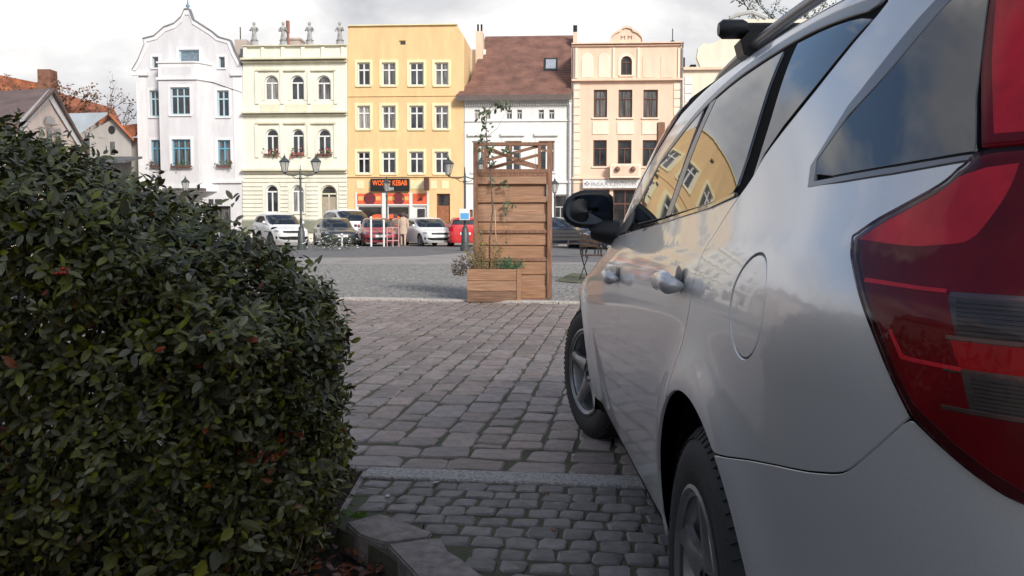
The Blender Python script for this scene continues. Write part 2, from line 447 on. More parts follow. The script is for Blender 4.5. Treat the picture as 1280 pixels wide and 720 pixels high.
# measured outlines on the body surface, (S, v)
DLO_LOW=[(2.3,1.018),(1.534,1.028),(.959,1.042),(.649,1.052),(.175,1.069),(-.03,1.085),(-.075,1.115),(-.10,1.153),(-.281,1.245),(-.449,1.336),(-.475,1.372)]
DLO_UP=[(-.455,1.396),(-.304,1.405),(-.131,1.41),(.056,1.408),(.215,1.404),(.446,1.398),(.692,1.375),(.891,1.342),(1.077,1.286),(1.38,1.187),(1.62,1.109),(2.0,1.045)]
APIL=[(2.62,1.00),(2.25,1.095),(1.95,1.18),(1.66,1.265),(1.35,1.345),(1.0,1.41),(.8,1.432)]
QG=[(-.425,1.088),(-.405,1.121),(-.48,1.181),(-.589,1.232),(-.68,1.280),(-.757,1.320),(-.80,1.338),(-.895,1.330),(-.925,1.193),(-.943,1.101),(-.719,1.094)]
QT=[(-.405,1.080),(-.385,1.113),(-.467,1.198),(-.598,1.275),(-.70,1.332),(-.79,1.362),(-.905,1.352)]
LAMP=[(-.943,1.101),(-.932,1.085),(-.898,1.068),(-.809,1.047),(-.715,1.024),(-.668,1.004),(-.685,.985),(-.717,.962),(-.78,.917),(-.86,.856),(-.922,.816),(-.963,.788),(-1.002,.765),(-1.036,.751),(-1.10,.745),(-1.17,.76),(-1.215,.80),(-1.235,.90),(-1.22,1.02),(-1.19,1.092),(-1.10,1.10),(-.99,1.102)]
BUMP=[(-.257,.650),(-.36,.668),(-.479,.686),(-.60,.702),(-.676,.714),(-.72,.722),(-.757,.737),(-.80,.758),(-.86,.787),(-.922,.816)]
SEAM_R=[(.172,.672),(.14,.74),(.10,.81),(.075,.87),(.066,.93),(.066,.98),(.04,1.03),(-.012,1.077)]
SEAM_F=[(1.215,.262),(1.205,.51),(1.19,.74),(1.18,.88),(1.16,.95),(1.10,1.01),(1.03,1.04)]
SEAM_N=[(2.235,.262),(2.24,.5),(2.25,.7),(2.26,.85),(2.28,.93),(2.31,1.016)]
def sill(y): return inv(y,.26)
def hero_car():
    t=thing('parked_car','silver estate car seen from its rear corner, parked close beside the camera','car',(CAR[0],CAR[1],0),CROT)
    # dark shell behind the panels, painting the shade of gaps and openings
    def skip(S,v):
        p=P(S,v)
        for wy in (0,WB):
            if math.hypot(p[1]-wy,p[2]-WR)<AR+.01 and abs(p[0])>.6: return True
        return False
    gridpatch('inner_shell',-1.825,4.445,230,.20,1.505,90,SHELL,t,off=-.0045,skip=skip)
    m=MB(); m.box(-.80,.80,-.86,3.4,.19,.205); m.build('underbody',SHELL,t)
    for wy in (0,WB):
        for sgn in (-1,1):
            m=MB(); m.lathe([(AR+.012,-.30),(AR+.012,0.0)],28,c=(0,0,0),axis='x',a0=-.28,a1=math.pi+.28)
            m.lathe([(0.01,-.30),(AR+.012,-.30)],28,axis='x',a0=-.28,a1=math.pi+.28)
            o=m.build('wheel_well',SHELL,t,smooth=True); o.location=(sgn*.862,wy,WR); o.scale=(1 if sgn>0 else -1,1,1)
    # side panel with C pillar, cant rail and A pillar
    rear_arc=arc(0,AR,118,63,18)
    up_arc=[p for p in arc(0,AR,180,0,60)]
    arc_q=[p for p in arc(0,AR,122.5,64,18)]
    BUMPL=[arc_q[0]]+BUMP[1:]
    side=arc_q+SEAM_R+DLO_LOW[6:]+DLO_UP+[(2.3,1.018),(2.31,1.016)]+APIL+[(.3,1.436),(-.3,1.436),(-.7,1.434),(-.90,1.42),(-.905,1.352)]+QT[::-1][1:]+[(-.715,1.086)]+[(-.941,1.095)]+LAMP[1:11]+BUMP[::-1][1:-1]
    FU=[(-.31+.088*math.cos(R(a))*(1),.900+.082*math.sin(R(a))) for a in range(0,360,12)]
    patch('side_panel',side,PAINT,t,holes=[FU],gap=.0026,holegap=.003,mirror=True)
    patch('flap_gap_shade',FU,BLACKP,t,gap=-.001,off=-.0032,rim=.002,sm_it=0)  # black disc added under the flap to paint its gap in shade
    patch('fuel_flap',FU,PAINT,t,gap=.0030,off=-.0015,sm_it=0)
    # bumper
    ab=arc(0,AR,197,122.5,20)
    bump=ab+BUMP[1:]+LAMP[11:18]+[(-1.30,.82),(-1.5,.80),(-1.825,.80),(-1.825,.24),(-1.2,.24),(-.8,.25),(-.5,.262),(-.39,.262)]
    patch('rear_bumper',bump,PAINT,t,both=True)
    # doors
    rd=arc(0,AR,64,0,20)[:-1]; rd=[p for p in rd if p[1]>.262]
    rdoor=[SEAM_R[0]]+rd[1:]+[(inv(.385,.30)),(.42,.275),(.9,.262)]+SEAM_F+DLO_LOW[3:6][::1]+[(-.012,1.077)]+SEAM_R[::-1][1:-1]
    patch('rear_door',rdoor,PAINT,t,mirror=True)
    fdoor=SEAM_F[::-1]+SEAM_N+[(1.534,1.028)]
    patch('front_door',fdoor,PAINT,t,mirror=True)
    fa=arc(WB,AR,196,0,40)
    fend=SEAM_N[::-1][:-1]+[(2.235,.262)]+[p for p in fa if p[1]>.262]+[(3.10,.45),(3.12,.70),(3.35,.74),(3.5,.80),(3.1,.90),(2.70,.965),(2.6,.985)]
    patch('front_fender',fend,PAINT,t,mirror=True)
    patch('front_bumper',[(3.08,.26),(3.10,.44),(3.12,.69),(3.4,.66),(4.445,.66),(4.445,.24),(3.5,.24)],PAINT,t,both=True)
    patch('headlamp',[(3.14,.705),(3.36,.74),(3.52,.80),(3.78,.79),(3.7,.67),(3.4,.67)],GLOSSB,t,mirror=True)
    patch('grille',[(3.8,.68),(3.86,.78),(4.445,.79),(4.445,.68)],BLACKP,t,both=True)
    patch('bonnet',[(3.54,.81),(3.14,.905),(2.72,.97),(2.64,.992),(3.4,.995),(4.445,.995),(4.445,.80),(3.8,.80)],PAINT,t,both=True,res=.05)
    patch('windscreen',[(2.72,1.0),(2.35,1.095),(2.02,1.19),(1.72,1.28),(1.5,1.36),(1.7,1.42),(3.6,1.43),(4.445,1.43),(4.445,1.0)],GLASS,t,both=True,res=.05)
    gridpatch('roof',-1.825,4.445,60,1.4385,1.5095,10,PAINT,t,off=-.001)
    # tailgate
    patch('tailgate',[(-1.24,.81),(-1.245,.9),(-1.23,1.02),(-1.19,1.11),(-1.06,1.115),(-1.02,1.30),(-.98,1.42),(-1.825,1.42),(-1.825,.815)],PAINT,t,holes=[],both=True,res=.045)
    patch('rear_window',[(-1.10,1.13),(-1.07,1.30),(-1.1,1.385),(-1.825,1.39),(-1.825,1.13)],GLASS,t,both=True,res=.05,off=.004,rim=.006)
    pl=MB(); pl.box(-.26,.26,-.945,-.935,.86,.97,b=.002); pl.build('number_plate',mat('plate_white',(.75,.75,.75),var=.02),t)
    # daylight opening: black surround, satin strip, panes
    dlo=[p for p in DLO_LOW]+DLO_UP
    patch('window_surround',dlo,GLOSSB,t,off=-.006,gap=-.001,rim=.01,mirror=True)
    strip=[(-.455,1.396),(-.304,1.405),(-.131,1.41),(.056,1.408),(.215,1.404),(.446,1.398),(.692,1.375),(.891,1.342),(1.077,1.286),(1.38,1.187),(1.62,1.109),
           (1.52,1.108),(1.32,1.180),(1.03,1.268),(.86,1.318),(.68,1.349),(.446,1.371),(.215,1.379),(.056,1.383),(-.131,1.384),(-.304,1.376),(-.43,1.366)]
    patch('window_frame_strip',strip,SATIN,t,off=.001,gap=.003,rim=.006,mirror=True,sm_it=1)
    G1=[(1.42,1.055),(1.52,1.10),(1.33,1.173),(1.03,1.262),(.86,1.312),(.765,1.332),(.745,1.22),(.725,1.064)]
    G2=[(.652,1.068),(.663,1.194),(.645,1.30),(.635,1.342),(.446,1.360),(.215,1.368),(.068,1.372),(.056,1.28),(.018,1.114),(.045,1.086),(.256,1.078)]
    G3=[(-.075,1.108),(-.062,1.194),(-.028,1.372),(-.2,1.372),(-.36,1.362),(-.438,1.345),(-.329,1.283),(-.10,1.168)]
    for g in (G1,G2): patch('door_glass',g,GLASS,t,off=.000,gap=0,rim=.006,mirror=True,sm_it=1)
    patch('quarter_light',G3,GLASS,t,off=.000,gap=0,rim=.006,mirror=True,sm_it=1)
    patch('pillar_strip',[(.640,1.068),(.652,1.2),(.625,1.345),(.688,1.342),(.715,1.2),(.712,1.066)],SATIN,t,off=.001,gap=.0,rim=.005,mirror=True,sm_it=0)
    patch('side_window',QG,GLASS,t,flat=.72,off=.001,gap=.004,rim=.01,mirror=True,sm_it=1)
    qt=QT+[(-.895,1.330),(-.80,1.338),(-.757,1.320),(-.68,1.280),(-.589,1.232),(-.48,1.181),(-.405,1.121),(-.425,1.088),(-.719,1.094),(-.943,1.101),(-.941,1.095),(-.715,1.086)]
    patch('side_window_trim',qt,SATIN,t,off=.001,gap=.0005,rim=.012,mirror=True,sm_it=0,res=.02)
    # door glass weather strip
    ws=[(2.3,1.016),(1.534,1.027),(.959,1.041),(.649,1.051),(.175,1.068),(.0,1.083),(.006,1.089),(.18,1.075),(.649,1.058),(.959,1.048),(1.534,1.034),(2.3,1.024)]
    patch('weather_strip',ws,GLOSSB,t,off=.004,gap=0,rim=.01,mirror=True,sm_it=0,res=.02)
    patch('mirror_sail',[(2.27,1.022),(1.56,1.034),(1.47,1.06),(1.60,1.105),(2.0,1.05)],BLACKP,t,off=.003,gap=0,rim=.012,mirror=True,sm_it=1)
    # tail lamp
    lamp=patch('tail_lamp',LAMP,LENSD,t,gap=.0015,off=.001,mirror=True,rim=.016)
    for o,mi in zip(lamp,(False,True)):
        def sub(nm,pl_,mt,off,sm=1,rim=.004):
            a=patch(nm,pl_,mt,o,off=off,gap=0,rim=rim,res=.02,sm_it=sm)
            if mi:
                for v in a.data.vertices: v.co.x*=-1
                a.data.flip_normals()
        sub('upper_reflector',[(-.688,1.003),(-.73,1.020),(-.81,1.040),(-.895,1.060),(-.945,1.082),(-.992,1.086),(-.987,1.058),(-.975,1.030),(-.962,1.004),(-.94,.999),(-.85,.996)],LENSB,.0022)
        sub('reversing_lens',[(-.955,.945),(-1.03,.945),(-1.15,.945),(-1.15,.905),(-1.03,.905),(-.968,.906)],LENSC,.0022,0)
        sub('fog_lens',[(-.976,.869),(-1.033,.869),(-1.15,.869),(-1.15,.833),(-1.035,.833),(-.986,.833)],LENSC,.0022,0)
        for a,b in ((.945,.949),(.9015,.905),(.869,.8725),(.8295,.833)):
            sub('lens_rim',[(-.957,a),(-1.15,a),(-1.15,b),(-.957,b)],mat('lens_edge',(.16,.10,.10),rough=.2,metal=.6,var=.05),.0026,0,.002)
        sub('stop_lens',[(-.962,.9005),(-1.15,.9005),(-1.15,.8735),(-.974,.8735)],STOPL,.0020,0)
        sub('light_guide',[(-.752,.9565),(-.952,.951),(-.952,.9485),(-.752,.953)],LENSB,.0030,0,.002)
        sub('light_guide',[(-.850,.903),(-.889,.877),(-.975,.8735),(-.975,.871),(-.885,.874),(-.846,.902)],LENSB,.0030,0,.002)
        # moulded ribs across the two clear lenses
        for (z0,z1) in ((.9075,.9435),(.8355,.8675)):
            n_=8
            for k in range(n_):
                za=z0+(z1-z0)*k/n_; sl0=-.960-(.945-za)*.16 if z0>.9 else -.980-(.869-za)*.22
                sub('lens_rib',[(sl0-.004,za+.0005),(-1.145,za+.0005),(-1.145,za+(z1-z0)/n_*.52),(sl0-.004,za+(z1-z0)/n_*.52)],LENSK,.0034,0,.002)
        # dark border along the outer edge of the lens
        ed=LAMP[5:16]; inn=[(-.700,1.000),(-.712,.982),(-.742,.958),(-.80,.914),(-.875,.858),(-.932,.822),(-.968,.797),(-1.005,.776),(-1.036,.763),(-1.10,.758),(-1.16,.772)]
        sub('lens_border',ed+inn[::-1],BORD,.0013,0,.002)
        ed=LAMP[0:6]; inn=[(-.950,1.088),(-.936,1.078),(-.898,1.058),(-.809,1.038),(-.725,1.018),(-.692,1.004)]
        sub('lens_border',ed+inn[::-1],BORD,.0013,0,.002)
        sub('outer_lens',LAMP,COVER,.0065,2,.006)
    up=patch('upper_tail_lamp',[(-.905,1.345),(-.925,1.20),(-.944,1.108),(-.99,1.108),(-1.05,1.112),(-1.02,1.30),(-.985,1.42),(-.905,1.42)],LENSD,t,gap=.002,off=.000,mirror=True,rim=.016,sm_it=0)
    for o,mi in zip(up,(False,True)):
        patch('outer_lens',[(-.907,1.345),(-.927,1.20),(-.946,1.110),(-.99,1.110),(-1.05,1.114),(-1.02,1.30),(-.985,1.418),(-.907,1.418)],COVER,o,off=.004,gap=.002,rim=.004,sm_it=0) if not mi else None
        a=patch('upper_lens',[(-.922,1.34),(-.937,1.22),(-.958,1.124),(-1.03,1.122),(-1.005,1.27),(-.975,1.40),(-.92,1.40)],LENSB,o,off=.0015,gap=0,rim=.003,res=.02,sm_it=0)
        if mi:
            for v in a.data.vertices: v.co.x*=-1
            a.data.flip_normals()
    # door handles: bowl and grip
    for (S,v) in ((.215,.912),(1.27,.882)):
        for sgn in (-1,1):
            p,n=PN(S,v); fwd=Vector((0,1,0))
            m=MB(); L=.078
            prof=[]
            for k in range(13):
                a=-math.cos(math.pi*k/12); r_=.0125*(1-abs(a)**8)**.5+.004
                prof.append((Vector((p.x-.030*(1-abs(a)**12)**.8-.004,p.y+a*L,p.z+.006*(1-a*a))),r_))
            m.tube([q for q,_ in prof],[r_ for _,r_ in prof],12)
            for vtx in range(len(m.v)):
                x,y,z=m.v[vtx]; m.v[vtx]=(x,y,p.z+(z-p.z)*1.35)
            if sgn>0: m.v=[(-x,y,z) for x,y,z in m.v]
            m.build('door_handle',PAINT,t,smooth=True)
            m=MB(); # near-flat disc, shade of the bowl painted in as darker grey
            m.lathe([(0.0,0),(.02,-.001),(.034,-.002),(.041,0.001)],24,axis='x')
            m.v=[((p.x-.0012+x*.5) ,p.y-.01+y*1.1,p.z-.002+z*1.0) for x,y,z in m.v]
            if sgn>0: m.v=[(-x,y,z) for x,y,z in m.v]
            m.build('handle_recess',mat('recess_shade_grey',(.16,.16,.17),rough=.35,metal=.6,var=.05),t,smooth=True)
            m=MB(); m.lathe([(0,-.003),(.011,-.003),(.013,.002)],14,axis='x',c=(p.x-.002,p.y+L+.012,p.z)); 
            if sgn>0: m.v=[(-x,y,z) for x,y,z in m.v]
            m.build('lock_cover',PAINT,t,smooth=True)
    # door mirrors
    for sgn in (-1,1):
        bx,by,bz=-.925,1.93,1.074
        m=MB(); V=[];n1=20;n2=12
        # rounded housing: superellipsoid, flat towards the rear
        for i in range(n2+1):
            ph=-math.pi/2+math.pi*i/n2
            for k in range(n1):
                th=2*math.pi*k/n1
                cx_,cz_=math.cos(th),math.sin(th)
                ex=2.1 if cx_<0 else 5; rr=(abs(cx_)**ex+abs(cz_)**ex)**(-1/ex)
                s_=max(0,math.cos(ph))**.55
                X=.106*cx_*rr*s_; Z=(.088 if cz_>0 else .066)*cz_*rr*s_
                Y=(.085 if math.sin(ph)>0 else .022)*math.sin(ph)
                V.append((bx+X,by+Y+.03*cx_,bz+Z))
        Fc=[(i*n1+k,i*n1+(k+1)%n1,(i+1)*n1+(k+1)%n1,(i+1)*n1+k) for i in range(n2) for k in range(n1)]
        m.add(V,Fc)
        if sgn>0: m.v=[(-x,y,z) for x,y,z in m.v]
        h=m.build('door_mirror',BLACKP,t,smooth=True)
        m=MB(); ring=[];
        pts=[]
        for k in range(32):
            th=2*math.pi*k/32; cx_,cz_=math.cos(th),math.sin(th); ex=2.3 if cx_<0 else 5; rr=(abs(cx_)**ex+abs(cz_)**ex)**(-1/ex)
            z_=(.068 if cz_>0 else .048)*cz_*rr
            pts.append((bx-.002+.089*cx_*rr,by-.0225+.03*cx_,bz+z_))
        m.add(pts+[(bx,by-.024,bz)],[(k,(k+1)%32,32) for k in range(32)])
        if sgn>0: m.v=[(-x,y,z) for x,y,z in m.v]
        m.build('mirror_glass',mat('mirror_silver',(.13,.135,.14),rough=.10,metal=1,var=0),h)
        m=MB(); m.tube([(bx+.02,by+.03,bz-.045),(bx+.06,by+.025,bz-.068)],[.03,.036],12)
        m.tube([(-.90,1.95,1.0),(-.86,1.93,.995),(-.80,1.92,.99)],[.036,.046,.055],12)
        if sgn>0: m.v=[(-x,y,z) for x,y,z in m.v]
        m.build('mirror_arm',BLACKP,t,smooth=40)
    # roof rails and cross bar
    for sgn in (-1,1):
        m=MB(); pts=[]
        for k in range(21):
            y=-.52+2.0*k/20; e=min(k,20-k)/3; lift=.050*min(1,e)**.6
            pts.append((sgn*(.588-.03*((k-10)/10)**2),y,1.452+lift-.030*((y-.5)/1.0)**2))
        m.tube(pts,.0145,10); m.build('roof_rail',SATIN,t,smooth=True)
    return t
car=hero_car()
# roof rack bars: things of their own, clamped on the rails
for i,y in enumerate((.80,-.10)):
    b=thing('roof_bar',['black roof rack crossbar with rounded end cap, nearer the front of the silver car','black roof rack crossbar farther back on the silver car roof, above its rear door'][i],'roof bar',group='crossbars on the silver car roof')
    b.location=(CAR[0],CAR[1],0); b.rotation_euler=(0,0,CROT)
    m=MB(); m.box(-.62,.62,y-.018,y+.018,1.535,1.563,b=.006); m.build('crossbar',BLACKP,b)
    for sgn in (-1,1):
        m=MB(); m.tube([(sgn*.60,y,1.548),(sgn*.612,y,1.548),(sgn*.665,y,1.548),(sgn*.676,y,1.548)],[.020,.026,.026,.017],12); m.build('end_cap',BLACKP,b,smooth=40)
        m=MB(); m.prism([(sgn*.60,1.537),(sgn*.48,1.537),(sgn*.49,1.49),(sgn*.53,1.480),(sgn*.585,1.462),(sgn*.615,1.475),(sgn*.625,1.51)],y-.035,y+.035); m.build('clamp_foot',BLACKP,b,smooth=30)
# wheels
def wheel(parent,loc,steer=0,side=-1):
    w_=bpy.data.objects.new('wheel',None); COL.objects.link(w_); w_.parent=parent; w_.location=loc; w_.rotation_euler=(0,0,steer)
    W=.195; h=W/2; r=WR; rr=.205
    prof=[(rr-.012,-h+.02),(rr-.006,-h+.006),(rr+.004,-h+.002),(rr+.03,-h-.004),(rr+.06,-h-.006),(r-.035,-h+.0),(r-.016,-h+.010),(r-.006,-h+.022)]
    out=[(a,b) for a,b in prof]
    inn=[(a,-b) for a,b in prof][::-1]
    grooves=[]
    for g in (-.05,-.017,.017,.05):
        grooves+= [(r,g-.005),(r-.008,g-.004),(r-.008,g+.004),(r,g+.005)]
    P_=out+grooves+inn
    m=MB(); m.lathe(P_,72,axis='x')
    # shoulder tread blocks
    for k in range(72):
        a=2*math.pi*k/72
        for s_ in (-1,1):
            c=math.cos(a); sn=math.sin(a); V=[]
            for (rr_,xx) in ((r-.022,s_*(h-.006)),(r+.0015,s_*(h-.028))):
                for da in (-.026,.026):
                    for q in (0,.006):
                        V.append((xx+s_*q*.7,(rr_+q*.3)*math.cos(a+da),(rr_+q*.3)*math.sin(a+da)))
            m.add(V,[(0,1,3,2),(4,6,7,5),(0,4,5,1),(2,3,7,6),(1,5,7,3),(0,2,6,4)])
    ty=m.build('tyre',RUBBER,w_,smooth=28)
    # rim: barrel, lip, cover with five broad spokes
    m=MB(); x0=-h-.004
    m.lathe([(rr-.002,-h+.008),(rr+.004,-h-.003),(rr-.004,-h-.006),(rr-.012,-h+.002),(rr-.022,-h+.02),(rr-.028,h-.02)],64,axis='x')
    m.build('rim_lip',ALLOY,w_,smooth=35)
    m=MB(); m.lathe([(rr-.026,h-.03),(0.0,h-.04)],40,axis='x'); m.lathe([(.09,.02),(.12,.03),(.12,.045)],32,axis='x'); m.build('brake_disc',SHELL,w_)
    m=MB()
    xs=lambda q: -h+.006+.030*(1-q/ .18)**1.0*.6      # dish depth by radius
    NS=10
    for k in range(5):
        a=2*math.pi*k/5+.3
        V=[]; rows=[]
        for i in range(NS+1):
            q=.050+(.188-.050)*i/NS
            half=.030+.012*math.cos(math.pi*i/NS)*1.0+ (.016*max(0,(i-6)/4)**1.5)
            xx=xs(q)
            for j,(t_,dx) in enumerate(((-1,.020),(-.86,.004),(-.35,-.004),(.35,-.004),(.86,.004),(1,.020))):
                py=q; pz=t_*half
                V.append((xx+dx,py*math.cos(a)-pz*math.sin(a),py*math.sin(a)+pz*math.cos(a)))
        Fc=[(i*6+j,i*6+j+1,(i+1)*6+j+1,(i+1)*6+j) for i in range(NS) for j in range(5)]
        m.add(V,Fc)
    m.lathe([(.0,-h+.028),(.026,-h+.028),(.030,-h+.034),(.060,-h+.018),(.072,-h+.022),(.076,-h+.05)],40,axis='x')
    m.lathe([(.190,-h+.020),(.186,-h+.004),(.194,-h+.002),(.199,-h+.010)],64,axis='x')
    m.build('wheel_spokes',ALLOY,w_,smooth=40)
    m=MB()
    for k in range(5):
        a=2*math.pi*(k+.5)/5+.3; m.lathe([(.0,0),(.012,0),(.013,.006)],12,axis='x',c=(-h+.0185,.047*math.cos(a),.047*math.sin(a)))
    m.lathe([(0,0),(.020,0),(.022,.004)],16,axis='x',c=(-h+.026,0,0))
    m.build('wheel_nuts',GLOSSB,w_,smooth=40)
    if side>0: w_.scale=(-1,1,1)
    return w_
def text_mesh(s,size,depth=0.0):
    cu=bpy.data.curves.new('t','FONT'); cu.body=s; cu.size=size; cu.extrude=depth; cu.align_x='CENTER'; cu.resolution_u=2
    o=bpy.data.objects.new('t',cu); COL.objects.link(o)
    dg=bpy.context.evaluated_depsgraph_get(); me=bpy.data.meshes.new_from_object(o.evaluated_get(dg))
    vs=[tuple(v.co) for v in me.vertices]; fs=[tuple(p.vertices) for p in me.polygons]
    bpy.data.objects.remove(o); bpy.data.curves.remove(cu); bpy.data.meshes.remove(me)
    return vs,fs
SIDEWALL=mat('raised_sidewall_lettering',(.05,.05,.05),rough=.6,var=.05)
for (x,y,st,sd_) in ((-.787,0,0,-1),(-.78,WB,R(17),-1),(.787,0,0,1),(.78,WB,R(-17),1)):
    wh=wheel(car,(x,y,WR),st,sd_)
    vs,fs=text_mesh('MICHELIN',.032)
    for rot in (R(28),R(208)):
        m=MB(); V=[]
        for (a,b,c) in vs:
            # bend round the sidewall: a along the arc, b outward
            th=rot-a/ .262; rad=.248+b
            V.append((-.0985-.0035,rad*math.sin(-th)*1.0,rad*math.cos(th)))
        m.add(V,fs); m.build('sidewall_lettering',SIDEWALL,wh)

# ------------------------------------------------------------------ ground zones
BED_=(-9,-.4)
def ground_zone(name,poly,mt,z=0.0,th=.02):
    m=MB(); m.slab(poly,z-th,z); o=m.build(name,mt); o['kind']='structure'; return o
JOINT=mat('joint_sand_and_moss',(.075,.095,.035),rough=.95,var=.2,scale=5,col2=(.115,.095,.080),bump=.8,bscale=120)
SETT=mat('granite_setts',(.295,.240,.215),rough=.66,var=.16,scale=14,bump=.5,bscale=70,island=.22,grime=.35,spec=.4)
SETT2=mat('small_granite_setts',(.215,.196,.188),rough=.64,var=.16,scale=18,bump=.5,bscale=90,island=.20,grime=.3,spec=.4)
SETT3=mat('grey_square_setts',(.235,.225,.21),rough=.7,var=.15,scale=9,bump=.4,bscale=60,island=.25,grime=.3)
GRAN=mat('pale_granite',(.42,.395,.38),rough=.75,var=.3,scale=90,bump=.6,bscale=160,grime=.25)
CURB=mat('worn_kerb_stone',(.27,.235,.22),rough=.75,var=.22,scale=24,bump=.6,bscale=90,grime=.45)
ASPH=mat('asphalt',(.16,.155,.155),rough=.85,var=.15,scale=2.5,bump=.3,bscale=80,grime=.2)
PAVE=mat('square_paving',(.32,.29,.27),rough=.85,var=.12,scale=1.4,grime=.25,bump=.2,bscale=50)
g=MB(); g.slab([(-400,-200),(400,-200),(400,700),(-400,700)],-.30,-.165); o=g.build('ground',mat('earth_ground',(.11,.10,.09),rough=.95,var=.2,scale=.3)); o['kind']='structure'
bed_edge=[(-.02,1.2),(-.16,2.58),(-.42,2.95),(-.56,3.08),(-.62,3.5),(-.62,3.74),(-9,4.8),(-9,1.2)]
# pavement foundation, kept out of the planted bed
def street(name,y0,y1,x0,x1,mt,z): 
    m=MB(); m.slab([(x0,y0),(x1,y0),(x1,y1),(x0,y1)],z-.14,z); o=m.build(name,mt); o['kind']='structure'; return o
street('road_bed',3.35,12.2,-.60,14,JOINT,-.008)
street('road_bed',3.80,12.2,-14,-.601,JOINT,-.008)
street('footway_bed',-8,3.345,-.30,14,JOINT,-.007)
m=MB(); m.slab([(-.30,2.6),(-.31,3.345),(-.61,3.345),(-.60,3.0),(-.40,2.75)],-.16,-.0075); o=m.build('footway_bed',JOINT); o['kind']='structure'
street('square_bed',12.21,24,-40,40,mat('grey_joint_grit',(.13,.13,.13),rough=.95,var=.3,scale=30,bump=1,bscale=40),-.012)
street('square_paving',24.01,46.0,-70,70,PAVE,.004)
street('pavement',46.01,75,-70,70,PAVE,.006)
# asphalt carriageway, a rounded sheet
pl=[gr(x,y) for x,y in ((250,323),(300,322.5),(440,322),(520,320.5),(575,316.5),(600,313),(622,309.6),(560,308.2),(440,308),(200,308))]
m=MB(); m.slab([(p.x,p.y) for p in pl],.0,.009); o=m.build('carriageway',ASPH); o['kind']='structure'
pl=[gr(x,y) for x,y in ((682,328),(760,328),(1000,328),(1000,309),(682,309))]
m=MB(); m.slab([(p.x,p.y) for p in pl],.0,.009); o=m.build('carriageway',ASPH); o['kind']='structure'
# ------------------------------------------------------------------ stones
def stone_geo(lx,ly,h,seed,b=.012):
    rn=random.Random(seed); j=lambda a: rn.uniform(-a,a)
    V=[];n=8; hx,hy=lx/2,ly/2
    base=[(-1,-.72),(-.8,-1),(.8,-1),(1,-.72),(1,.72),(.8,1),(-.8,1),(-1,.72)]
    jj=[(j(.065)*lx,j(.065)*ly) for _ in base]
    for lvl,(s,z) in enumerate(((1,-h),(1,-b*.8),(1-b/min(hx,hy),0))):
        for (a,c),(p,q) in zip(base,jj): V.append(((a*hx+p)*s,(c*hy+q)*s,z+(j(.0025) if lvl==2 else 0)))
    V.append((j(.01),j(.01),.003+j(.002)))
    Fc=[]
    for l in (0,1):
        for k in range(n): Fc.append((l*n+k,l*n+(k+1)%n,(l+1)*n+(k+1)%n,(l+1)*n+k))
    for k in range(n): Fc.append((2*n+k,2*n+(k+1)%n,3*n))
    return V,Fc
def lay(name,struct,mt,cells,keep,h,b=.012,zoff=0,nvar=14):
    """cells: (x,y,rot,lx,ly). The `keep` nearest become single objects, the rest one mesh"""
    cells.sort(key=lambda c: c[0]*c[0]*.6+c[1]*c[1])
    protos=[]
    for k in range(nvar):
        V,Fc=stone_geo(1*.2,1*.2,h,k,b); m=MB(); m.add(V,Fc); o=m.build(name,mt,struct,smooth=18,fixn=False); protos.append(o)
    rn=random.Random(5)
    for i,(x,y,r,lx,ly) in enumerate(cells[:keep]):
        o=protos[i] if i<nvar else copy_obj(protos[rn.randrange(nvar)],struct)
        o.location=(x,y,zoff+rn.uniform(-.004,.003)); o.rotation_euler=(rn.uniform(-.018,.018),rn.uniform(-.018,.018),r+rn.uniform(-.02,.02)+(math.pi if rn.random()<.5 else 0)); o.scale=(lx/.2,ly/.2,1)
    rest=cells[keep:]
    if rest:
        m=MB()
        for i,(x,y,r,lx,ly) in enumerate(rest):
            V,Fc=stone_geo(lx,ly,h,i,b); r+=rn.uniform(-.02,.02); c,s=math.cos(r),math.sin(r); dz=zoff+rn.uniform(-.004,.003); tx,ty=rn.uniform(-.018,.018),rn.uniform(-.018,.018)
            m.add([(x+a*c-q*s,y+a*s+q*c,z_+dz+a*tx+q*ty) for a,q,z_ in V],[f for f in Fc if f[2]>=8])
        m.build(name,mt,struct,smooth=18,kind='stuff',fixn=False)
def strip_root(name):
    o=bpy.data.objects.new(name,None); COL.objects.link(o); o['kind']='structure'; return o
rn=random.Random(11)
TH=R(-7)
def rot(x,y): return (x*math.cos(TH)-y*math.sin(TH),x*math.sin(TH)+y*math.cos(TH))
EX=(math.cos(TH),math.sin(TH)); 
K1=lambda x: 3.66-.1228*x      # far edge of the granite band
K2=lambda x: 11.83-.20*x        # near edge of the far kerb
# large setts
cells=[]
x=-7.0
def inbed(X,Y,m=.06): return X<-.60 and Y<3.86+m or X>7 or X<-9
while x<8:
    wd=rn.uniform(.148,.196); y=3.2+rn.uniform(0,.25)
    cx_=x+wd/2
    while y<13.6:
        ln=rn.choice((.17,.20,.23,.26,.30,.34))*rn.uniform(.9,1.1)
        X,Y=rot(cx_,y+ln/2)
        lo_=K1(X)+.385; hi_=K2(X)-.01; ya=max(Y-ln/2,lo_); yb=min(Y+ln/2,hi_)
        if yb-ya>.075 and not inbed(X,Y): cells.append((X-(Y-(ya+yb)/2)*.12,(ya+yb)/2,TH,wd-.013,yb-ya-.014))
        y+=ln
    x+=wd
for row in range(2):       # two header courses along the band
    x=-3.0+row*.11
    while x<6:
        wd=rn.uniform(.19,.27); X=x+wd/2; Y=K1(X)+.10+row*.19
        if not (X<-.64 and Y<4.0): cells.append((X,Y,TH,wd-.014,.172))
        x+=wd
road=strip_root('cobbled_road')
lay('sett',road,SETT,cells,300,.05,b=.008)
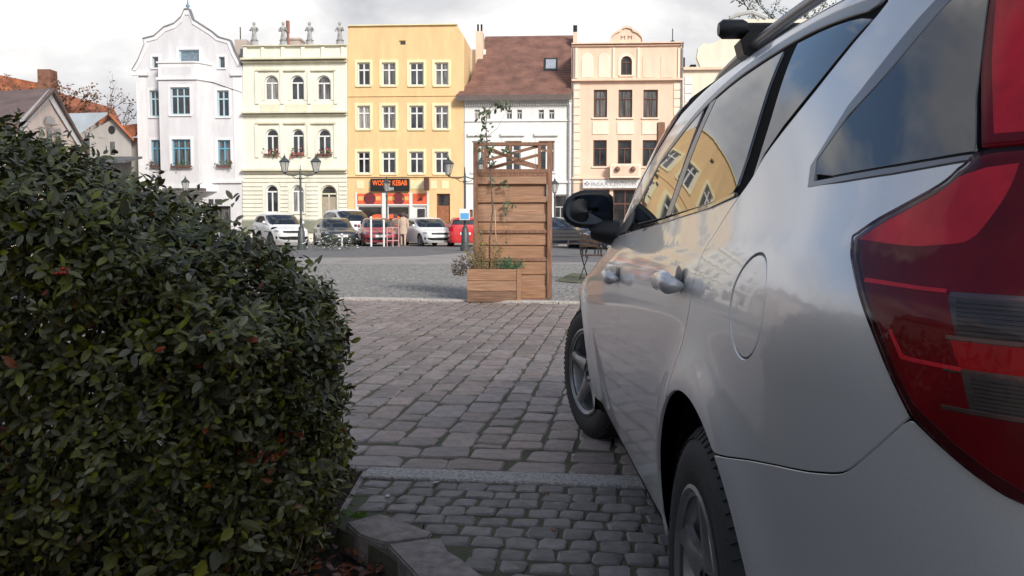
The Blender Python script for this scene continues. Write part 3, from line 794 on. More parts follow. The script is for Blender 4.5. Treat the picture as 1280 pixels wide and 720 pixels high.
# pale flush kerb band between the two pavings
band=strip_root('kerb_band'); x=-.62; rn2=random.Random(2)
while x<7:
    L=rn2.uniform(.8,1.2); X=x+L/2; m=MB(); m.box(-L/2+.004,L/2-.004,-.073,.073,-.15,.004,b=.006); o=m.build('kerb_stone',GRAN,band,fixn=True)
    o.location=(X,K1(X)-.085,rn2.uniform(-.002,.002)); o.rotation_euler=(0,0,TH); x+=L*math.cos(TH)
# small setts in front of the band
cells=[]; rn3=random.Random(4)
y=0; row=0
slabA=[gr(x,y,.02) for x,y in ((431.8,651.5),(473.9,640.4),(486,643),(541,663.6),(535.7,669.8),(482.5,676.6),(449.8,667))]
slabB=[gr(x,y,.02) for x,y in ((484,678.5),(539,671),(551,670.5),(560,686),(577,696),(594,710),(611,722),(655,762),(570,765),(523,720))]
poA=[(p.x,p.y) for p in slabA]; poB=[(p.x,p.y) for p in slabB]
def nearpoly(p,poly,d):
    if pip(p,poly): return True
    for i in range(len(poly)):
        a=Vector(poly[i]); b=Vector(poly[(i+1)%len(poly)]); q=Vector(p); t=max(0,min(1,(q-a).dot(b-a)/(b-a).length_squared))
        if (a+(b-a)*t-q).length<d: return True
    return False
while row<26:
    yy=-.175-row*.101-.045+ (0)      # below the band, local
    x=-1.2+rn3.uniform(0,.1)
    while x<2.6:
        wd=rn3.uniform(.085,.118); X=(x+wd/2)*EX[0]; Y=K1(X)+yy+.0
        bedx=-.30 if Y<2.65 else (-.585 if Y>3.0 else -.30-.285*(Y-2.65)/.35)
        if X>bedx+.02 and not nearpoly((X,Y),poA,.035) and not nearpoly((X,Y),poB,.035) and Y>.3: cells.append((X,Y,TH,wd-.010,rn3.uniform(.082,.092)))
        x+=wd
    row+=1
foot=strip_root('small_sett_paving')
lay('small_sett',foot,SETT2,cells,300,.045,b=.006)
# kerb slabs of the planted bed
kb=strip_root('bed_kerb')
for po in (poA,poB):
    m=MB(); m.slab(po if area(po)>0 else po[::-1],-.165,.016); o=m.build('kerb_slab',CURB,kb)
    bm=bmesh.new(); bm.from_mesh(o.data); bmesh.ops.bevel(bm,geom=[e for e in bm.edges],offset=.006,segments=2,affect='EDGES'); bm.to_mesh(o.data); bm.free(); o.data.shade_smooth(); o.data.set_sharp_from_angle(angle=R(35))
for i,(x0,x1) in enumerate(((-.60,-1.6),(-1.61,-2.7),(-2.71,-3.8))):   # back edge of the bed, behind the hedge
    m=MB(); m.box(min(x0,x1),max(x0,x1),3.70,3.80,-.16,.0,b=.01); m.build('kerb_slab',CURB,kb)
m=MB(); m.box(-.625,-.601,3.12,3.69,-.16,-.004,b=.004); m.build('kerb_slab',CURB,kb)
# far kerb
fk=strip_root('far_kerb'); x=-9; rn4=random.Random(8); T2=math.atan(-.20)
while x<10:
    L=rn4.uniform(.9,1.4); X=x+L/2; m=MB(); m.box(-L/2+.004,L/2-.004,-.085,.085,-.15,.030,b=.012); o=m.build('kerb_stone',mat('pale_kerb',(.50,.45,.41),rough=.8,var=.2,scale=30,grime=.3) if x==-9 else fk.children[0].data.materials[0],fk)
    o.location=(X,K2(X)+.085,rn4.uniform(-.004,.004)); o.rotation_euler=(0,0,T2+rn4.uniform(-.006,.006)); x+=L*math.cos(T2)
# grey setts of the square: fan-like rows, nearest singled out
cells=[]; rn5=random.Random(9)
y=11.9
while y<24.0:
    x=-6.5+rn5.uniform(0,.1)
    while x<4.6:
        if y>K2(x)+.22 and abs(x)<y*.36+1:
            if not(-.9<x<.9 and False): cells.append((x,y+.025*math.sin(x*4.2),rn5.uniform(-.25,.25),.088,.084))
        x+=.102
    y+=.10
sq=strip_root('square_sett_paving')
lay('square_sett',sq,SETT3,cells,300,.03,b=.010,zoff=.004)
# ------------------------------------------------------------------ soil and fallen leaves
def soil():
    V=[];n=60; xs=[-6+ i*(5.9)/90 for i in range(91)]; ys=[.6+j*3.08/60 for j in range(61)]
    from mathutils import noise as mn
    for x in xs:
        for y in ys:
            V.append((x,y,-.085+.03*mn.noise(Vector((x*3,y*3,0)))+.012*mn.noise(Vector((x*22,y*22,3)))))
    m=MB(); k=len(ys); poly=[(-.10,1.0),(-.22,2.5),(-.42,2.80),(-.585,3.02),(-.61,3.7),(-6.1,3.7),(-6.1,.5),(-.1,.5)]
    Fc=[(i*k+j,(i+1)*k+j,(i+1)*k+j+1,i*k+j+1) for i in range(len(xs)-1) for j in range(k-1)]
    m.add(V,Fc); o=m.build('soil',mat('dark_soil',(.040,.026,.020),rough=.95,var=.35,scale=16,bump=1,bscale=90),smooth=True); o['kind']='structure'
soil()
LEAFM=mat('glossy_hedge_leaf',(.185,.180,.060),rough=.44,var=.25,scale=2.2,island=.6,spec=.42,col2=(.085,.098,.036))
LEAFY=mat('turning_leaf',(.30,.10,.025),rough=.5,var=.3,scale=60,island=.4,col2=(.22,.03,.015))
LEAFG=mat('bright_green_leaf',(.09,.16,.02),rough=.4,var=.2,scale=30)
LITTER=mat('dead_leaf',(.20,.075,.040),rough=.8,var=.4,scale=30,island=.55,col2=(.07,.028,.02))
TWIG=mat('hedge_twig',(.06,.04,.03),rough=.9,var=.3,scale=30)
def leaf_geo(L,Wd,fold=.25,curl=.15):
    rows=[(0,.0),(.22,.75),(.5,1.0),(.78,.72),(1,.0)]
    V=[(0,0,0)]; Fc=[]
    for t,w_ in rows[1:4]:
        z=-curl*L*t*t
        V+=[(-w_*Wd/2,t*L,z+fold*w_*Wd/2),(0,t*L,z),(w_*Wd/2,t*L,z+fold*w_*Wd/2)]
    V.append((0,L,-curl*L))
    Fc=[(0,2,1),(0,3,2),(1,2,5,4),(2,3,6,5),(4,5,8,7),(5,6,9,8),(7,8,10),(8,9,10)]
    return V,Fc
def orient(V,loc,d,up,s=1):
    d=d.normalized(); x=d.cross(up)
    if x.length<1e-4: x=d.orthogonal()
    x.normalize(); z=x.cross(d)
    return [loc+(x*v[0]+d*v[1]+z*v[2])*s for v in V]
def litter():
    m=MB(); rn=random.Random(3); V0,F0=leaf_geo(1,.55,.3,.3)
    for i in range(4200):
        x=-.1-rn.random()**1.3*3.6; y=rn.uniform(1.9,3.6)
        if x>-.22 and y>2.0 and x>-.22-(y-2.45)*.8: continue
        if x>-.60 and y>2.95: continue
        if y>2.5 and x>-.22-(y-2.5)*.66: continue
        a=rn.uniform(0,6.28); d=Vector((math.cos(a),math.sin(a),rn.uniform(-.3,.4)))
        m.add(orient(V0,Vector((x,y,-.07+rn.uniform(0,.03))),d,Vector((rn.uniform(-.5,.5),rn.uniform(-.5,.5),1)).normalized(),rn.uniform(.02,.045)),F0)
    o=m.build('leaf_litter',LITTER,kind='stuff',fixn=False); tag(o,'reddish brown leaf litter under the hedge')
litter()
# ------------------------------------------------------------------ the hedge
def hedge():
    t=thing('hedge','dense dark green clipped hedge with a few orange leaves in the left foreground','hedge',(-1.9,3.0,-.08))
    rn=random.Random(21); off=-Vector(t.location)
    from mathutils import noise as mn
    x0,x1,y0,y1=-3.9,-.600,2.06,3.60; cxx,cyy=(x0+x1)/2,(y0+y1)/2; hx,hy=(x1-x0)/2,(y1-y0)/2
    def top(x,y):
        e=x1-x                                   # distance from the street-side end
        h=.862+.60*(1-math.exp(-max(0,e)/.74))-.10*max(0,(1.0-e)/1.0)**3
        return h
    def surf(u,v):
        # u round the plan, v from the hem (0) to the crown centre (1)
        th=u*2*math.pi; c,s=math.cos(th),math.sin(th); n=5.0; r=(abs(c)**n+abs(s)**n)**(-1/n)
        if v<.62:
            k=v/.62; px=1.0-(.05+.52*max(0,-s)**1.5)*(1-k)**1.5; z0=-.06; f=k; rad=px
            x=cxx+hx*c*r*rad; y=cyy+hy*s*r*rad; z=z0+(top(x,y)*.86-z0)*f
        else:
            k=(v-.62)/.38; a=k*math.pi/2; rad=math.cos(a)**.55
            x=cxx+hx*c*r*rad; y=cyy+hy*s*r*rad; z=top(x,y)*(.86+.14*math.sin(a)**.8)
        nn=mn.noise(Vector((x*2.1,y*2.1,z*2.1)))*.055+mn.noise(Vector((x*6,y*6,z*6)))*.035
        return Vector((x,y,z)),nn
    V0,F0=leaf_geo(1,.46,.22,.18)
    protos=[]; singles=[]; m=MB(); count=0
    cen=Vector((cxx,cyy,.6))
    cands=[]
    def pick(near):
        while True:
            if near: u=rn.uniform(.52,1.06); v=rn.random()**.8
            else: u=rn.random(); v=rn.random()
            p,nn=surf(u%1.0,min(v,.999))
            e=.01
            a=surf((u+e)%1.0,min(v,.99))[0]-surf((u-e)%1.0,min(v,.99))[0]; b=surf(u%1.0,min(v+e,.999))[0]-surf(u%1.0,min(max(v-e,0),.98))[0]
            nr=a.cross(b)
            if nr.length<1e-9: nr=Vector((0,0,1))
            nr.normalize()
            if nr.dot(p-cen)<0: nr=-nr
            # view frustum test to spend leaves where they show
            if near and (p.x<-p.y*.64-.15): continue
            return p,nr,nn
    TOTAL=11500
    for i in range(TOTAL):
        p,nr,nn=pick(i<TOTAL*.92)
        hh_=(p.z+.06)/1.2; fr_=max(0,(2.75-p.y)/.7)
        if fr_>0 and rn.random()<min(.80,fr_)*max(0,1-hh_/.50): continue
        depth=abs(rn.gauss(0,.055)) if rn.random()<.8 else rn.uniform(0,.3)
        tip=p+nr*(nn-depth+(rn.random()**6)*.08)
        ax=(nr*.6+Vector((rn.uniform(-.7,.7),rn.uniform(-.7,.7),rn.uniform(-.3,1.0)))).normalized(); o1=ax.orthogonal().normalized(); o2=ax.cross(o1)
        s0=rn.uniform(.023,.041)
        for k in range(rn.choice((4,5,6,7))):
            th=k*2.4+rn.uniform(-.4,.4); e=rn.uniform(.15,.9)
            d=(ax*e+(o1*math.cos(th)+o2*math.sin(th))).normalized(); q=tip-ax*.008*k+d*.004
            up=(ax+Vector((rn.uniform(-.25,.25),rn.uniform(-.25,.25),.35))).normalized(); s=s0*rn.uniform(.7,1.2)
            cands.append((((q-Vector((0,0,H))).length+depth*6)/s,q,d,up,s))
    for i in range(9500):      # inner leaves that close the body of the hedge
        u=rn.uniform(-1,1); v=rn.uniform(-1,1); x=cxx+hx*u*.90; y=cyy+.06+hy*v*.72; z=rn.uniform(-.05,1)*top(x,y)*.80
        a=rn.uniform(0,6.28); cands.append((999,Vector((x,y,z)),Vector((math.cos(a),math.sin(a),rn.uniform(-.5,.5))),Vector((rn.uniform(-1,1),rn.uniform(-1,1),.4)).normalized(),rn.uniform(.05,.085)))
    for i in range(5000):      # hedge carried on out of frame, added for the tail lamp to reflect
        x=rn.uniform(-3.9,-1.4); y=rn.uniform(.1,2.1); z=rn.uniform(-.05,1.22)
        if x>-y*.64-.22: continue
        a=rn.uniform(0,6.28); cands.append((999,Vector((x,y,z)),Vector((math.cos(a),math.sin(a),rn.uniform(-.5,.5))),Vector((rn.uniform(-1,1),rn.uniform(-1,1),.4)).normalized(),rn.uniform(.06,.10)))
    order=sorted(range(len(cands)),key=lambda i:cands[i][0]); single=set(order[:300])
    for i,(k,q,d,up,s) in enumerate(cands):
        if False: pass
        elif i in single: singles.append((q,d,up,s))
        else:
            pb_=.008+.9*max(0,mn.noise(q*4.2+Vector((4,1,7)))-.40)
            m.add(orient(V0,q+off,d,up,s),F0,0 if rn.random()>pb_ else 1)
    m.build('foliage',[LEAFM,LEAFY],t,kind='stuff',fixn=False)
    pm=[]
    for mt_ in (LEAFM,LEAFY):
        q=MB(); q.add(V0,F0); o=q.build('leaf',mt_,t,fixn=False); pm.append(o)
    for i,(q,d,up,s) in enumerate(singles):
        kind=1 if i%40==7 else 0
        if i==0: o=pm[0]
        elif i==7: o=pm[1]
        else: o=copy_obj(pm[kind],t)
        d=d.normalized(); x=d.cross(up).normalized(); z=x.cross(d); M=Matrix((x,d,z)).transposed().to_4x4(); M.translation=q+off
        o.matrix_local=M@Matrix.Scale(s,4)
    # stems and inner twigs
    m=MB()
    for i in range(90):
        bx=rn.uniform(-3.3,-1.15); by=rn.uniform(2.5,3.2); base=Vector((bx,by,-.08)); pts=[base]; p=base.copy(); d=Vector((rn.uniform(-.35,.35),rn.uniform(-.45,.35),1)).normalized()
        for k in range(6):
            p=p+d*.145; d=(d+Vector((rn.uniform(-.4,.4),rn.uniform(-.4,.4),rn.uniform(-.1,.3)))*.5).normalized(); pts.append(p.copy())
            if k>1:
                e=(d+Vector((rn.uniform(-1,1),rn.uniform(-1,1),rn.uniform(-.3,.6)))).normalized()
                m.tube([x+off for x in (p,p+e*.14,p+e*.28+Vector((0,0,.03)))],[.005,.003,.0015],5,cap=False)
        m.tube([x+off for x in pts],[.011*(1-k/8) for k in range(len(pts))],6,cap=False)
    m.build('stems',TWIG,t,smooth=True)
    # red berries cluster
    for px,py,Y in ((78,338,2.05),(258,416,2.2)):
        c=at(px,py,Y)
        for k in range(5):
            q=MB(); q.lathe([(0,-.005),(.0045,-.0025),(.0055,0),(.0045,.0025),(0,.005)],8); o=q.build('berry',mat('red_berry',(.45,.03,.02),rough=.3,var=.1) if (px==78 and k==0) else bpy.data.materials['red_berry'],t,smooth=True)
            o.location=c+off+Vector((rn.uniform(-.014,.014),rn.uniform(-.01,.01),rn.uniform(-.008,.008)))
    return t
hedge()
# small green weed at the bed corner
wd=thing('weed','small bright green broad-leaved weed beside the granite kerb corner','weed',tuple(gr(440,668,-.06)))
V0,F0=leaf_geo(1,.8,.15,.1)
for (a,el,s) in ((.4,.9,.07),(2.2,.8,.075),(-.6,.5,.085),(3.6,.7,.06),(1.3,1.1,.05)):
    d=Vector((math.cos(a)*math.cos(el),math.sin(a)*math.cos(el),math.sin(el))); m=MB(); m.add(orient(V0,d*.02+Vector((0,0,.01)),d,Vector((-math.cos(a)*.5,-.6,1)),s),F0); m.build('leaf',LEAFG,wd,fixn=False)
# dry stalk leaning out of the hedge
a=gr(362,718,-.06); b=at(379,670,a.y+.05)
m=MB(); m.tube([a,(a+b)/2+Vector((.006,0,0)),b],[.003,.0028,.002],6); tag(m.build('dry_stalk',mat('dry_straw',(.30,.22,.16),rough=.8),smooth=True),'thin pale dry stalk standing in the leaf litter','stalk')
# litter on the setts
rn=random.Random(77)
for i,(px,py) in enumerate(((485,618),(686,618),(716,570),(690,660),(541,604))):
    p=gr(px,py,.004); V0,F0=leaf_geo(1,.5,.2,.1); m=MB(); a=rn.uniform(0,6); m.add(orient(V0,Vector((0,0,0)),Vector((math.cos(a),math.sin(a),.12)),Vector((0,0,1)),.035),F0)
    o=m.build('fallen_leaf',LITTER if i%2 else mat('pale_scrap',(.5,.48,.44),rough=.7),fixn=False); o.location=p
    tag(o,['pale scrap of leaf beside the granite band, nearest the hedge','brown fallen leaf on the small setts in mid lane','pale scrap of leaf beside the front wheel of the silver car','brown fallen leaf on the small setts nearest the silver car','pale leaf scrap lying on the granite band'][i],'leaf','fallen leaves on the setts')

# ------------------------------------------------------------------ planter with trellis screen
WOOD=mat('stained_timber',(.41,.225,.13),rough=.62,var=.22,scale=3,stretch=(1,6,22),island=.07,bump=.35,bscale=30,grime=.3)
WOODB=mat('weathered_timber',(.28,.155,.095),rough=.75,var=.3,scale=3,stretch=(1,6,22),island=.14,bump=.35,bscale=30,grime=.4)
WOODD=mat('dark_timber_frame',(.27,.135,.080),rough=.65,var=.25,scale=4,stretch=(14,14,2),bump=.3,bscale=30)
SY=12.34
A_=gr(592,378); ppm=F/SY
def sx_(px): return (px-640)/F*SY
def sz_(py): return at(640,py,SY).z
scr=thing('trellis_screen','tall brown slatted timber screen with crossed lattice top behind the planter box','fence panel',(sx_(641),SY,0),R(-2))
X=lambda px: sx_(px)-sx_(641)
rn=random.Random(14)
edges=[216,231,240,251,259,270,277,290,305,313,322,334,342,351,359,373]
edges=[216,229,247,252,268,276,287,305,322,342,359,374]
for i in range(len(edges)-1):
    z1,z0=sz_(edges[i]),sz_(edges[i+1]); fr=(i%2==0)
    m=MB(); m.box(X(597),X(683.5),0,.016,z0-.012,z1+.012,b=.004); o=m.build('slat',WOOD,scr); o.location=(0,(-.012 if fr else .014)+rn.uniform(-.002,.002),0); o.rotation_euler=(R(rn.uniform(-1,1)),R(rn.uniform(-.25,.25)),0)
    if i<len(edges)-2 and (z1-z0)>.12 and i%2==0:
        m=MB(); m.box(X(597.5),X(683),0,.014,z1-.05,z1-.005,b=.003); o=m.build('slat',WOODD,scr); o.location=(0,-.03,0)
for (a,b_) in ((592,597.4),(683.6,690)):
    m=MB(); m.box(X(a),X(b_),-.045,.045,.02,sz_(178),b=.006); m.build('post',WOODD,scr)
for (ya,yb) in ((178,182.5),(211.5,216.5),(372,377)):
    m=MB(); m.box(X(597.6),X(683.4),-.035,.035,sz_(yb),sz_(ya),b=.004); m.build('rail',WOODD,scr)
m=MB(); m.box(X(634),X(652),-.04,.04,sz_(178)+.0015,sz_(176.5),b=.001); m.build('rail',WOODD,scr)
m=MB(); m.box(X(674),X(693),-.05,.05,sz_(178)+.0015,sz_(176.4),b=.001); m.build('post_cap',WOODD,scr)
def bar2(name,x0,y0,x1,y1,wd,yy):
    a=Vector((X(x0),sz_(y0))); b=Vector((X(x1),sz_(y1))); d=(b-a).normalized(); n=Vector((-d.y,d.x))*wd/2
    m=MB(); m.prism([tuple(a+n),tuple(b+n),tuple(b-n),tuple(a-n)],yy,yy+.012); m.build(name,WOODD,scr)
bar2('lattice_bar',607,182,607,212,.045,-.03); bar2('lattice_bar',674,182,674,212,.045,-.03); bar2('lattice_bar',638,182,638,190,.04,-.03)
for i,(x0,y0,x1,y1) in enumerate(((609,200,672,183),(609,211,672,194),(609,187,672,208),(609,212.0,650,200),(612,185,640,198),(640,202,672,210))):
    bar2('lattice_bar',x0,y0,x1,y1,.04,-.016 if i%2 else .0)
for (x0,x1) in ((597.6,604),(677,683)):
    m=MB(); m.box(X(x0),X(x1),-.012,.0,sz_(190),sz_(187)); m.build('lattice_bar',WOODD,scr)
pb=thing('planter_box','low brown timber planter box standing on the kerb before the lattice screen','planter',(sx_(618)*.97,12.02,.0),R(-2))
PY=11.98; px_=lambda p:(p-640)/F*PY; X2=lambda p:px_(p)-px_(618); z2=lambda py: at(640,py,PY).z
xa,xb=X2(584.5),X2(651.5); D=.30
for i,(ya,yb) in enumerate(((336,350),(350.4,363),(363.4,376.5))):
    for (nm,bx_) in (('plank',(xa,xb,-.16,-.14)),('plank',(xa,xb,.12,.14)),('plank',(xa,xa+.02,-.138,.118)),('plank',(xb-.02,xb,-.138,.118))):
        m=MB(); m.box(*bx_,z2(yb),z2(ya),b=.003); m.build(nm,WOODB if i==2 else WOOD,pb)
for (x_,y_) in ((xa+.02,-.136),(xb-.06,-.136),(xa+.02,.08),(xb-.06,.08)):
    m=MB(); m.box(x_+.002,x_+.04,y_,y_+.034,.01,z2(338)); m.build('corner_post',WOODD,pb)
m=MB(); m.box(xb-.055,xb+.003,-.172,-.1605,.02,z2(336),b=.002); m.build('corner_batten',WOOD,pb)
m=MB(); m.box(xa+.03,xb-.03,-.13,.11,z2(350),z2(341)); m.build('potting_soil',mat('potting_soil',(.05,.035,.025),rough=.95,bump=1,bscale=60),pb)
# plants in the planter
BARK=mat('young_bark',(.16,.11,.085),rough=.8,var=.3,scale=20)
GRN=mat('conifer_green',(.045,.12,.05),rough=.7,var=.3,scale=20,island=.4)
OLIVE=mat('olive_stems',(.20,.13,.06),rough=.8,var=.35,scale=12,island=.4,col2=(.14,.13,.04))
LFT=mat('dull_green_leaf',(.085,.11,.050),rough=.55,var=.3,scale=20,island=.5)
PALE=mat('pale_leaf',(.30,.25,.22),rough=.7,var=.3,scale=20,island=.4,col2=(.10,.08,.075))
base=Vector(pb.location)
V0,F0=leaf_geo(1,.5,.2,.2)
def pt(px,py,Y): return at(px,py,Y)
tr=thing('climbing_sapling','thin leafy sapling tied to the trellis screen and rising above it','sapling',tuple(pt(611,338,12.0)))
off=-Vector(tr.location)
m=MB(); path=[(612,338),(612,300),(616,262),(614,235),(612,205),(609,180),(607,155),(610,138),(617,130),(625,127)]
m.tube([pt(a,b,12.06-.0*i)+off for i,(a,b) in enumerate(path)],[.013,.012,.011,.010,.009,.008,.006,.005,.004,.002],7)
for br in ([(607,160),(603,150),(601,140)],[(609,180),(603,172),(596,166)],[(612,140),(622,134),(632,138)],[(610,170),(622,160),(632,140),(630,128)]):
    m.tube([pt(a,b,12.05)+off for a,b in br],[.004,.003,.0015][:len(br)]+[.0012]*(len(br)-3),5,cap=False)
m.build('trunk',BARK,tr,smooth=True)
m=MB(); rn=random.Random(6)
cl=[(604,150,8,10),(600,172,9,9),(608,165,7,12),(630,131,9,6),(622,128,7,4),(626,135,6,5),(632,190,5,5),(613,190,5,12),(606,142,5,8),(615,205,5,6)]
for (cx_,cy_,rx,ry) in cl:
    for k in range(9):
        q=pt(cx_+rn.gauss(0,rx*.5),cy_+rn.gauss(0,ry*.5),12.03+rn.uniform(-.06,.06)); a=rn.uniform(0,6.28)
        m.add(orient(V0,q+off,Vector((math.cos(a),rn.uniform(-.4,.4),math.sin(a)-.3)),Vector((rn.uniform(-.4,.4),-1,.4)),rn.uniform(.045,.085)),F0)
m.build('leaves',LFT,tr,kind='stuff',fixn=False)
cane=MB(); cane.tube([pt(621.5,338,11.99),pt(618.5,262,12.03)],.006,6); tag(cane.build('plant_cane',mat('bamboo_cane',(.52,.36,.22),rough=.6),smooth=True),'thin straight bamboo cane stuck in the planter box','cane')
lf=thing('creeper','few trailing leaves of a creeper on the slats of the screen','creeper',tuple(pt(633,250,12.2)))
off=-Vector(lf.location); m=MB()
m.tube([pt(x,y,12.27)+off for x,y in ((634,225),(636,250),(633,270),(638,300))],.003,5); m.build('stem',BARK,lf)
m=MB()
for (cx_,cy_,n_) in ((632,232,7),(637,255,9),(635,262,6),(614,222,5),(633,290,2)):
    for k in range(n_):
        q=pt(cx_+rn.gauss(0,3),cy_+rn.gauss(0,4),12.25); a=rn.uniform(0,6.28)
        m.add(orient(V0,q+off,Vector((math.cos(a),-.2,math.sin(a)-.4)),Vector((0,-1,.3)),rn.uniform(.04,.07)),F0)
m.build('leaves',LFT,lf,kind='stuff',fixn=False)
# bushy brownish perennial, green conifer tuft, pale leaves leaning left
def tuft(name,label,cat,cx_,base_y,w_,h_,n_,mt_,ls,stiff=.5,Y=12.0,seed=1,stem=OLIVE):
    rn=random.Random(seed); b=pt(cx_,base_y,Y); t=thing(name,label,cat,tuple(b)); m=MB(); ml=MB()
    for i in range(n_):
        px=cx_+rn.uniform(-1,1)*w_/2; s=(px-cx_)/(w_/2); tip=pt(px+s*w_*.25,base_y-h_*rn.uniform(.35,1)*(1-.45*s*s),Y+rn.uniform(-.1,.1)); st=pt(cx_+(px-cx_)*.6,base_y,Y+rn.uniform(-.08,.08))
        mid=(tip+st)/2+Vector((rn.uniform(-.02,.02),0,.03)); m.tube([st-b,mid-b,tip-b],[.003,.0025,.0015],4,cap=False)
        for k in range(7):
            u=rn.uniform(.25,1); q=st.lerp(tip,u)+Vector((rn.gauss(0,.015),rn.gauss(0,.015),rn.gauss(0,.015))); a=rn.uniform(0,6.28)
            ml.add(orient(V0,q-b,Vector((math.cos(a),rn.uniform(-.6,.4),math.sin(a)*.8+.2)),Vector((rn.uniform(-.5,.5),-1,.6)),rn.uniform(*ls)),F0)
    m.build('stems',stem,t,kind='stuff',fixn=False); ml.build('leaves',mt_,t,kind='stuff',fixn=False); return t
tuft('perennial','brownish bushy perennial with small yellow blooms at the left of the planter','perennial',605,339,34,58,48,OLIVE,(.018,.04),seed=2)
tuft('conifer','small feathery green conifer at the right end of the planter','conifer',637,338,28,18,60,GRN,(.012,.035),seed=3,stem=GRN)
tuft('pale_shrub','pale leafy shrub leaning out past the left side of the planter','shrub',582,345,26,30,24,PALE,(.025,.06),seed=4,Y=12.3)
YP=mat('yellow_petal',(.75,.60,.15),rough=.6); per=[o for o in bpy.data.objects if o.name=='perennial'][0]
for (a,b) in ((611,290),(603,305),(630,277)):
    q=pt(a,b,11.95)-Vector(per.location); m=MB(); m.lathe([(0,-.008),(.010,0),(0,.008)],8,c=tuple(q)); m.build('blossom',YP,per)
# brown post seen above the car door
p0=at(825,250,14.5); 
m=MB(); m.box(p0.x-.06,p0.x+.06,14.45,14.55,0,at(825,153,14.5).z,b=.01); m.build
tag(m.build('timber_post',WOODD),'tall dark brown timber post showing just above the silver car door','post')
# ------------------------------------------------------------------ folding chair on green mat
FEET=gr(741,350); cy_=FEET.y
MAT_=mat('green_mat',(.13,.13,.07),rough=.9,var=.35,scale=9,bump=.6,bscale=60)
a,b,c,d=gr(694,352),gr(748,357),gr(770,346),gr(715,342)
m=MB(); m.slab([(p.x,p.y) for p in (a,b,c,d)],.0,.018); tag(m.build('green_mat',MAT_),'faded green artificial grass mat under the bistro chair','mat')
IRON=mat('dark_iron',(.035,.032,.030),rough=.5,metal=.3,var=.2,scale=30)
ch=thing('folding_chair','dark folding bistro chair with wooden slat seat behind the wing mirror','chair',(at(742,320,cy_).x,cy_,.018),R(-25))
DWOOD=mat('dark_slat_wood',(.11,.06,.04),rough=.7,var=.2)
k=.9
for sgn in (-1,1):
    x=.20*sgn
    m=MB(); m.tube([(x,-.26,.86),(x,-.16,.50),(x,.05,.22),(x,.24,.0)],.011,8); m.build('leg',IRON,ch,smooth=True)
    m=MB(); m.tube([(x*.9,.20,.44),(x*.9,.0,.25),(x*.9,-.26,.0)],.011,8); m.build('leg',IRON,ch,smooth=True)
    m=MB(); m.tube([(x,-.16,.48),(x,-.05,.62),(x,.12,.63),(x,.18,.50)],.009,8); m.build('arm',IRON,ch,smooth=True)
for i in range(6):
    m=MB(); m.box(-.19,.19,-.16+i*.066,-.11+i*.066,.440,.456,b=.004); m.build('seat_slat',DWOOD,ch)
for i in range(3):
    m=MB(); m.box(-.20,.20,-.245+i*.03,-.232+i*.03,.78-i*.085,.83-i*.085,b=.003); m.build('back_slat',DWOOD,ch)
m=MB(); m.tube([(-.2,.24,.03),(.2,.24,.03)],.008,6); m.tube([(-.18,-.24,.03),(.18,-.24,.03)],.008,6); m.build('stretcher',IRON,ch)
# benches further back
for i,(px,py,w_) in enumerate(((705,322,1.6),(770,320,1.6))):
    b=gr(px,py); t=thing('bench',['dark bench with iron legs seen just right of the timber screen','dark bench behind the bistro chair, nearer the silver car'][i],'bench',(b.x,b.y,0),R(10),'benches on the square')
    for s_ in (-1,1):
        m=MB(); m.tube([(s_*w_*.42,-.2,0),(s_*w_*.42,-.17,.42),(s_*w_*.42,.2,.42),(s_*w_*.42,.24,0)],.025,6); m.tube([(s_*w_*.42,.18,.42),(s_*w_*.42,.3,.85)],.022,6); m.build('leg',IRON,t)
    for j in range(4):
        m=MB(); m.box(-w_/2,w_/2,-.2+j*.11,-.11+j*.11,.43,.46); m.build('seat_slat',IRON,t)
    for j in range(3):
        m=MB(); m.box(-w_/2,w_/2,.235+j*.025,.26+j*.025,.55+j*.12,.63+j*.12); m.build('back_slat',IRON,t)
# ------------------------------------------------------------------ lamps
LAMPM=mat('grey_cast_iron',(.085,.095,.095),rough=.5,metal=.4,var=.15,scale=8)
LGL=mat('lantern_glass',(.50,.50,.48),rough=.15,var=.15,scale=6,alpha=.55)
def lantern(t,x,z,s=1.0):
    m=MB(); m.lathe([(.04,0),(.09,.03),(.10,.05)],6,c=(x,0,z)); m.lathe([(.21,.46),(.235,.48),(.20,.53),(.10,.62),(.05,.66),(.055,.70),(.02,.74),(.012,.82)],6,c=(x,0,z))
    for k in range(6):
        a=2*math.pi*k/6; m.tube([(x+.10*math.cos(a),.10*math.sin(a),z+.05),(x+.21*math.cos(a),.21*math.sin(a),z+.47)],.010,4)
    f=m.build('lantern',LAMPM,t); q=MB(); q.lathe([(.095,.05),(.20,.465)],6,c=(x,0,z)); q.build('lantern_glass',LGL,f); 
def lamp(px,pytop,Y,arms,label,lanterns=(0,),rz=0):
    tp=at(px,pytop,Y); t=thing('street_lamp',label,'street lamp',(tp.x,Y,0),rz,'old style lamps on the square'); hh=tp.z
    zt=hh-.82
    m=MB(); m.lathe([(.20,0),(.20,.18),(.16,.22),(.15,.75),(.12,.80),(.11,.95),(.06,1.0),(.05,1.3),(.065,1.33),(.05,1.36),(.042,zt-.25),(.07,zt-.22),(.045,zt-.16),(.04,zt-.02 if not arms else zt+.1)],14); m.build('post',LAMPM,t,smooth=40)
    if arms:
        m=MB()
        for s_ in (-1,1):
            m.tube([(0,0,zt-.02),(s_*.25,0,zt-.10),(s_*.5,0,zt-.08),(s_*.66,0,zt-.0)],.022,8)
            m.tube([(0,0,zt-.25),(s_*.2,0,zt-.22),(s_*.34,0,zt-.12)],.014,6)
        m.tube([(0,0,zt),(0,0,zt+.35)],[.03,.012],6); m.build('bracket',LAMPM,t,smooth=True)
        for s_ in lanterns: lantern(t,s_*.66,zt-.0)
    else: lantern(t,0,zt-.02)
    return t
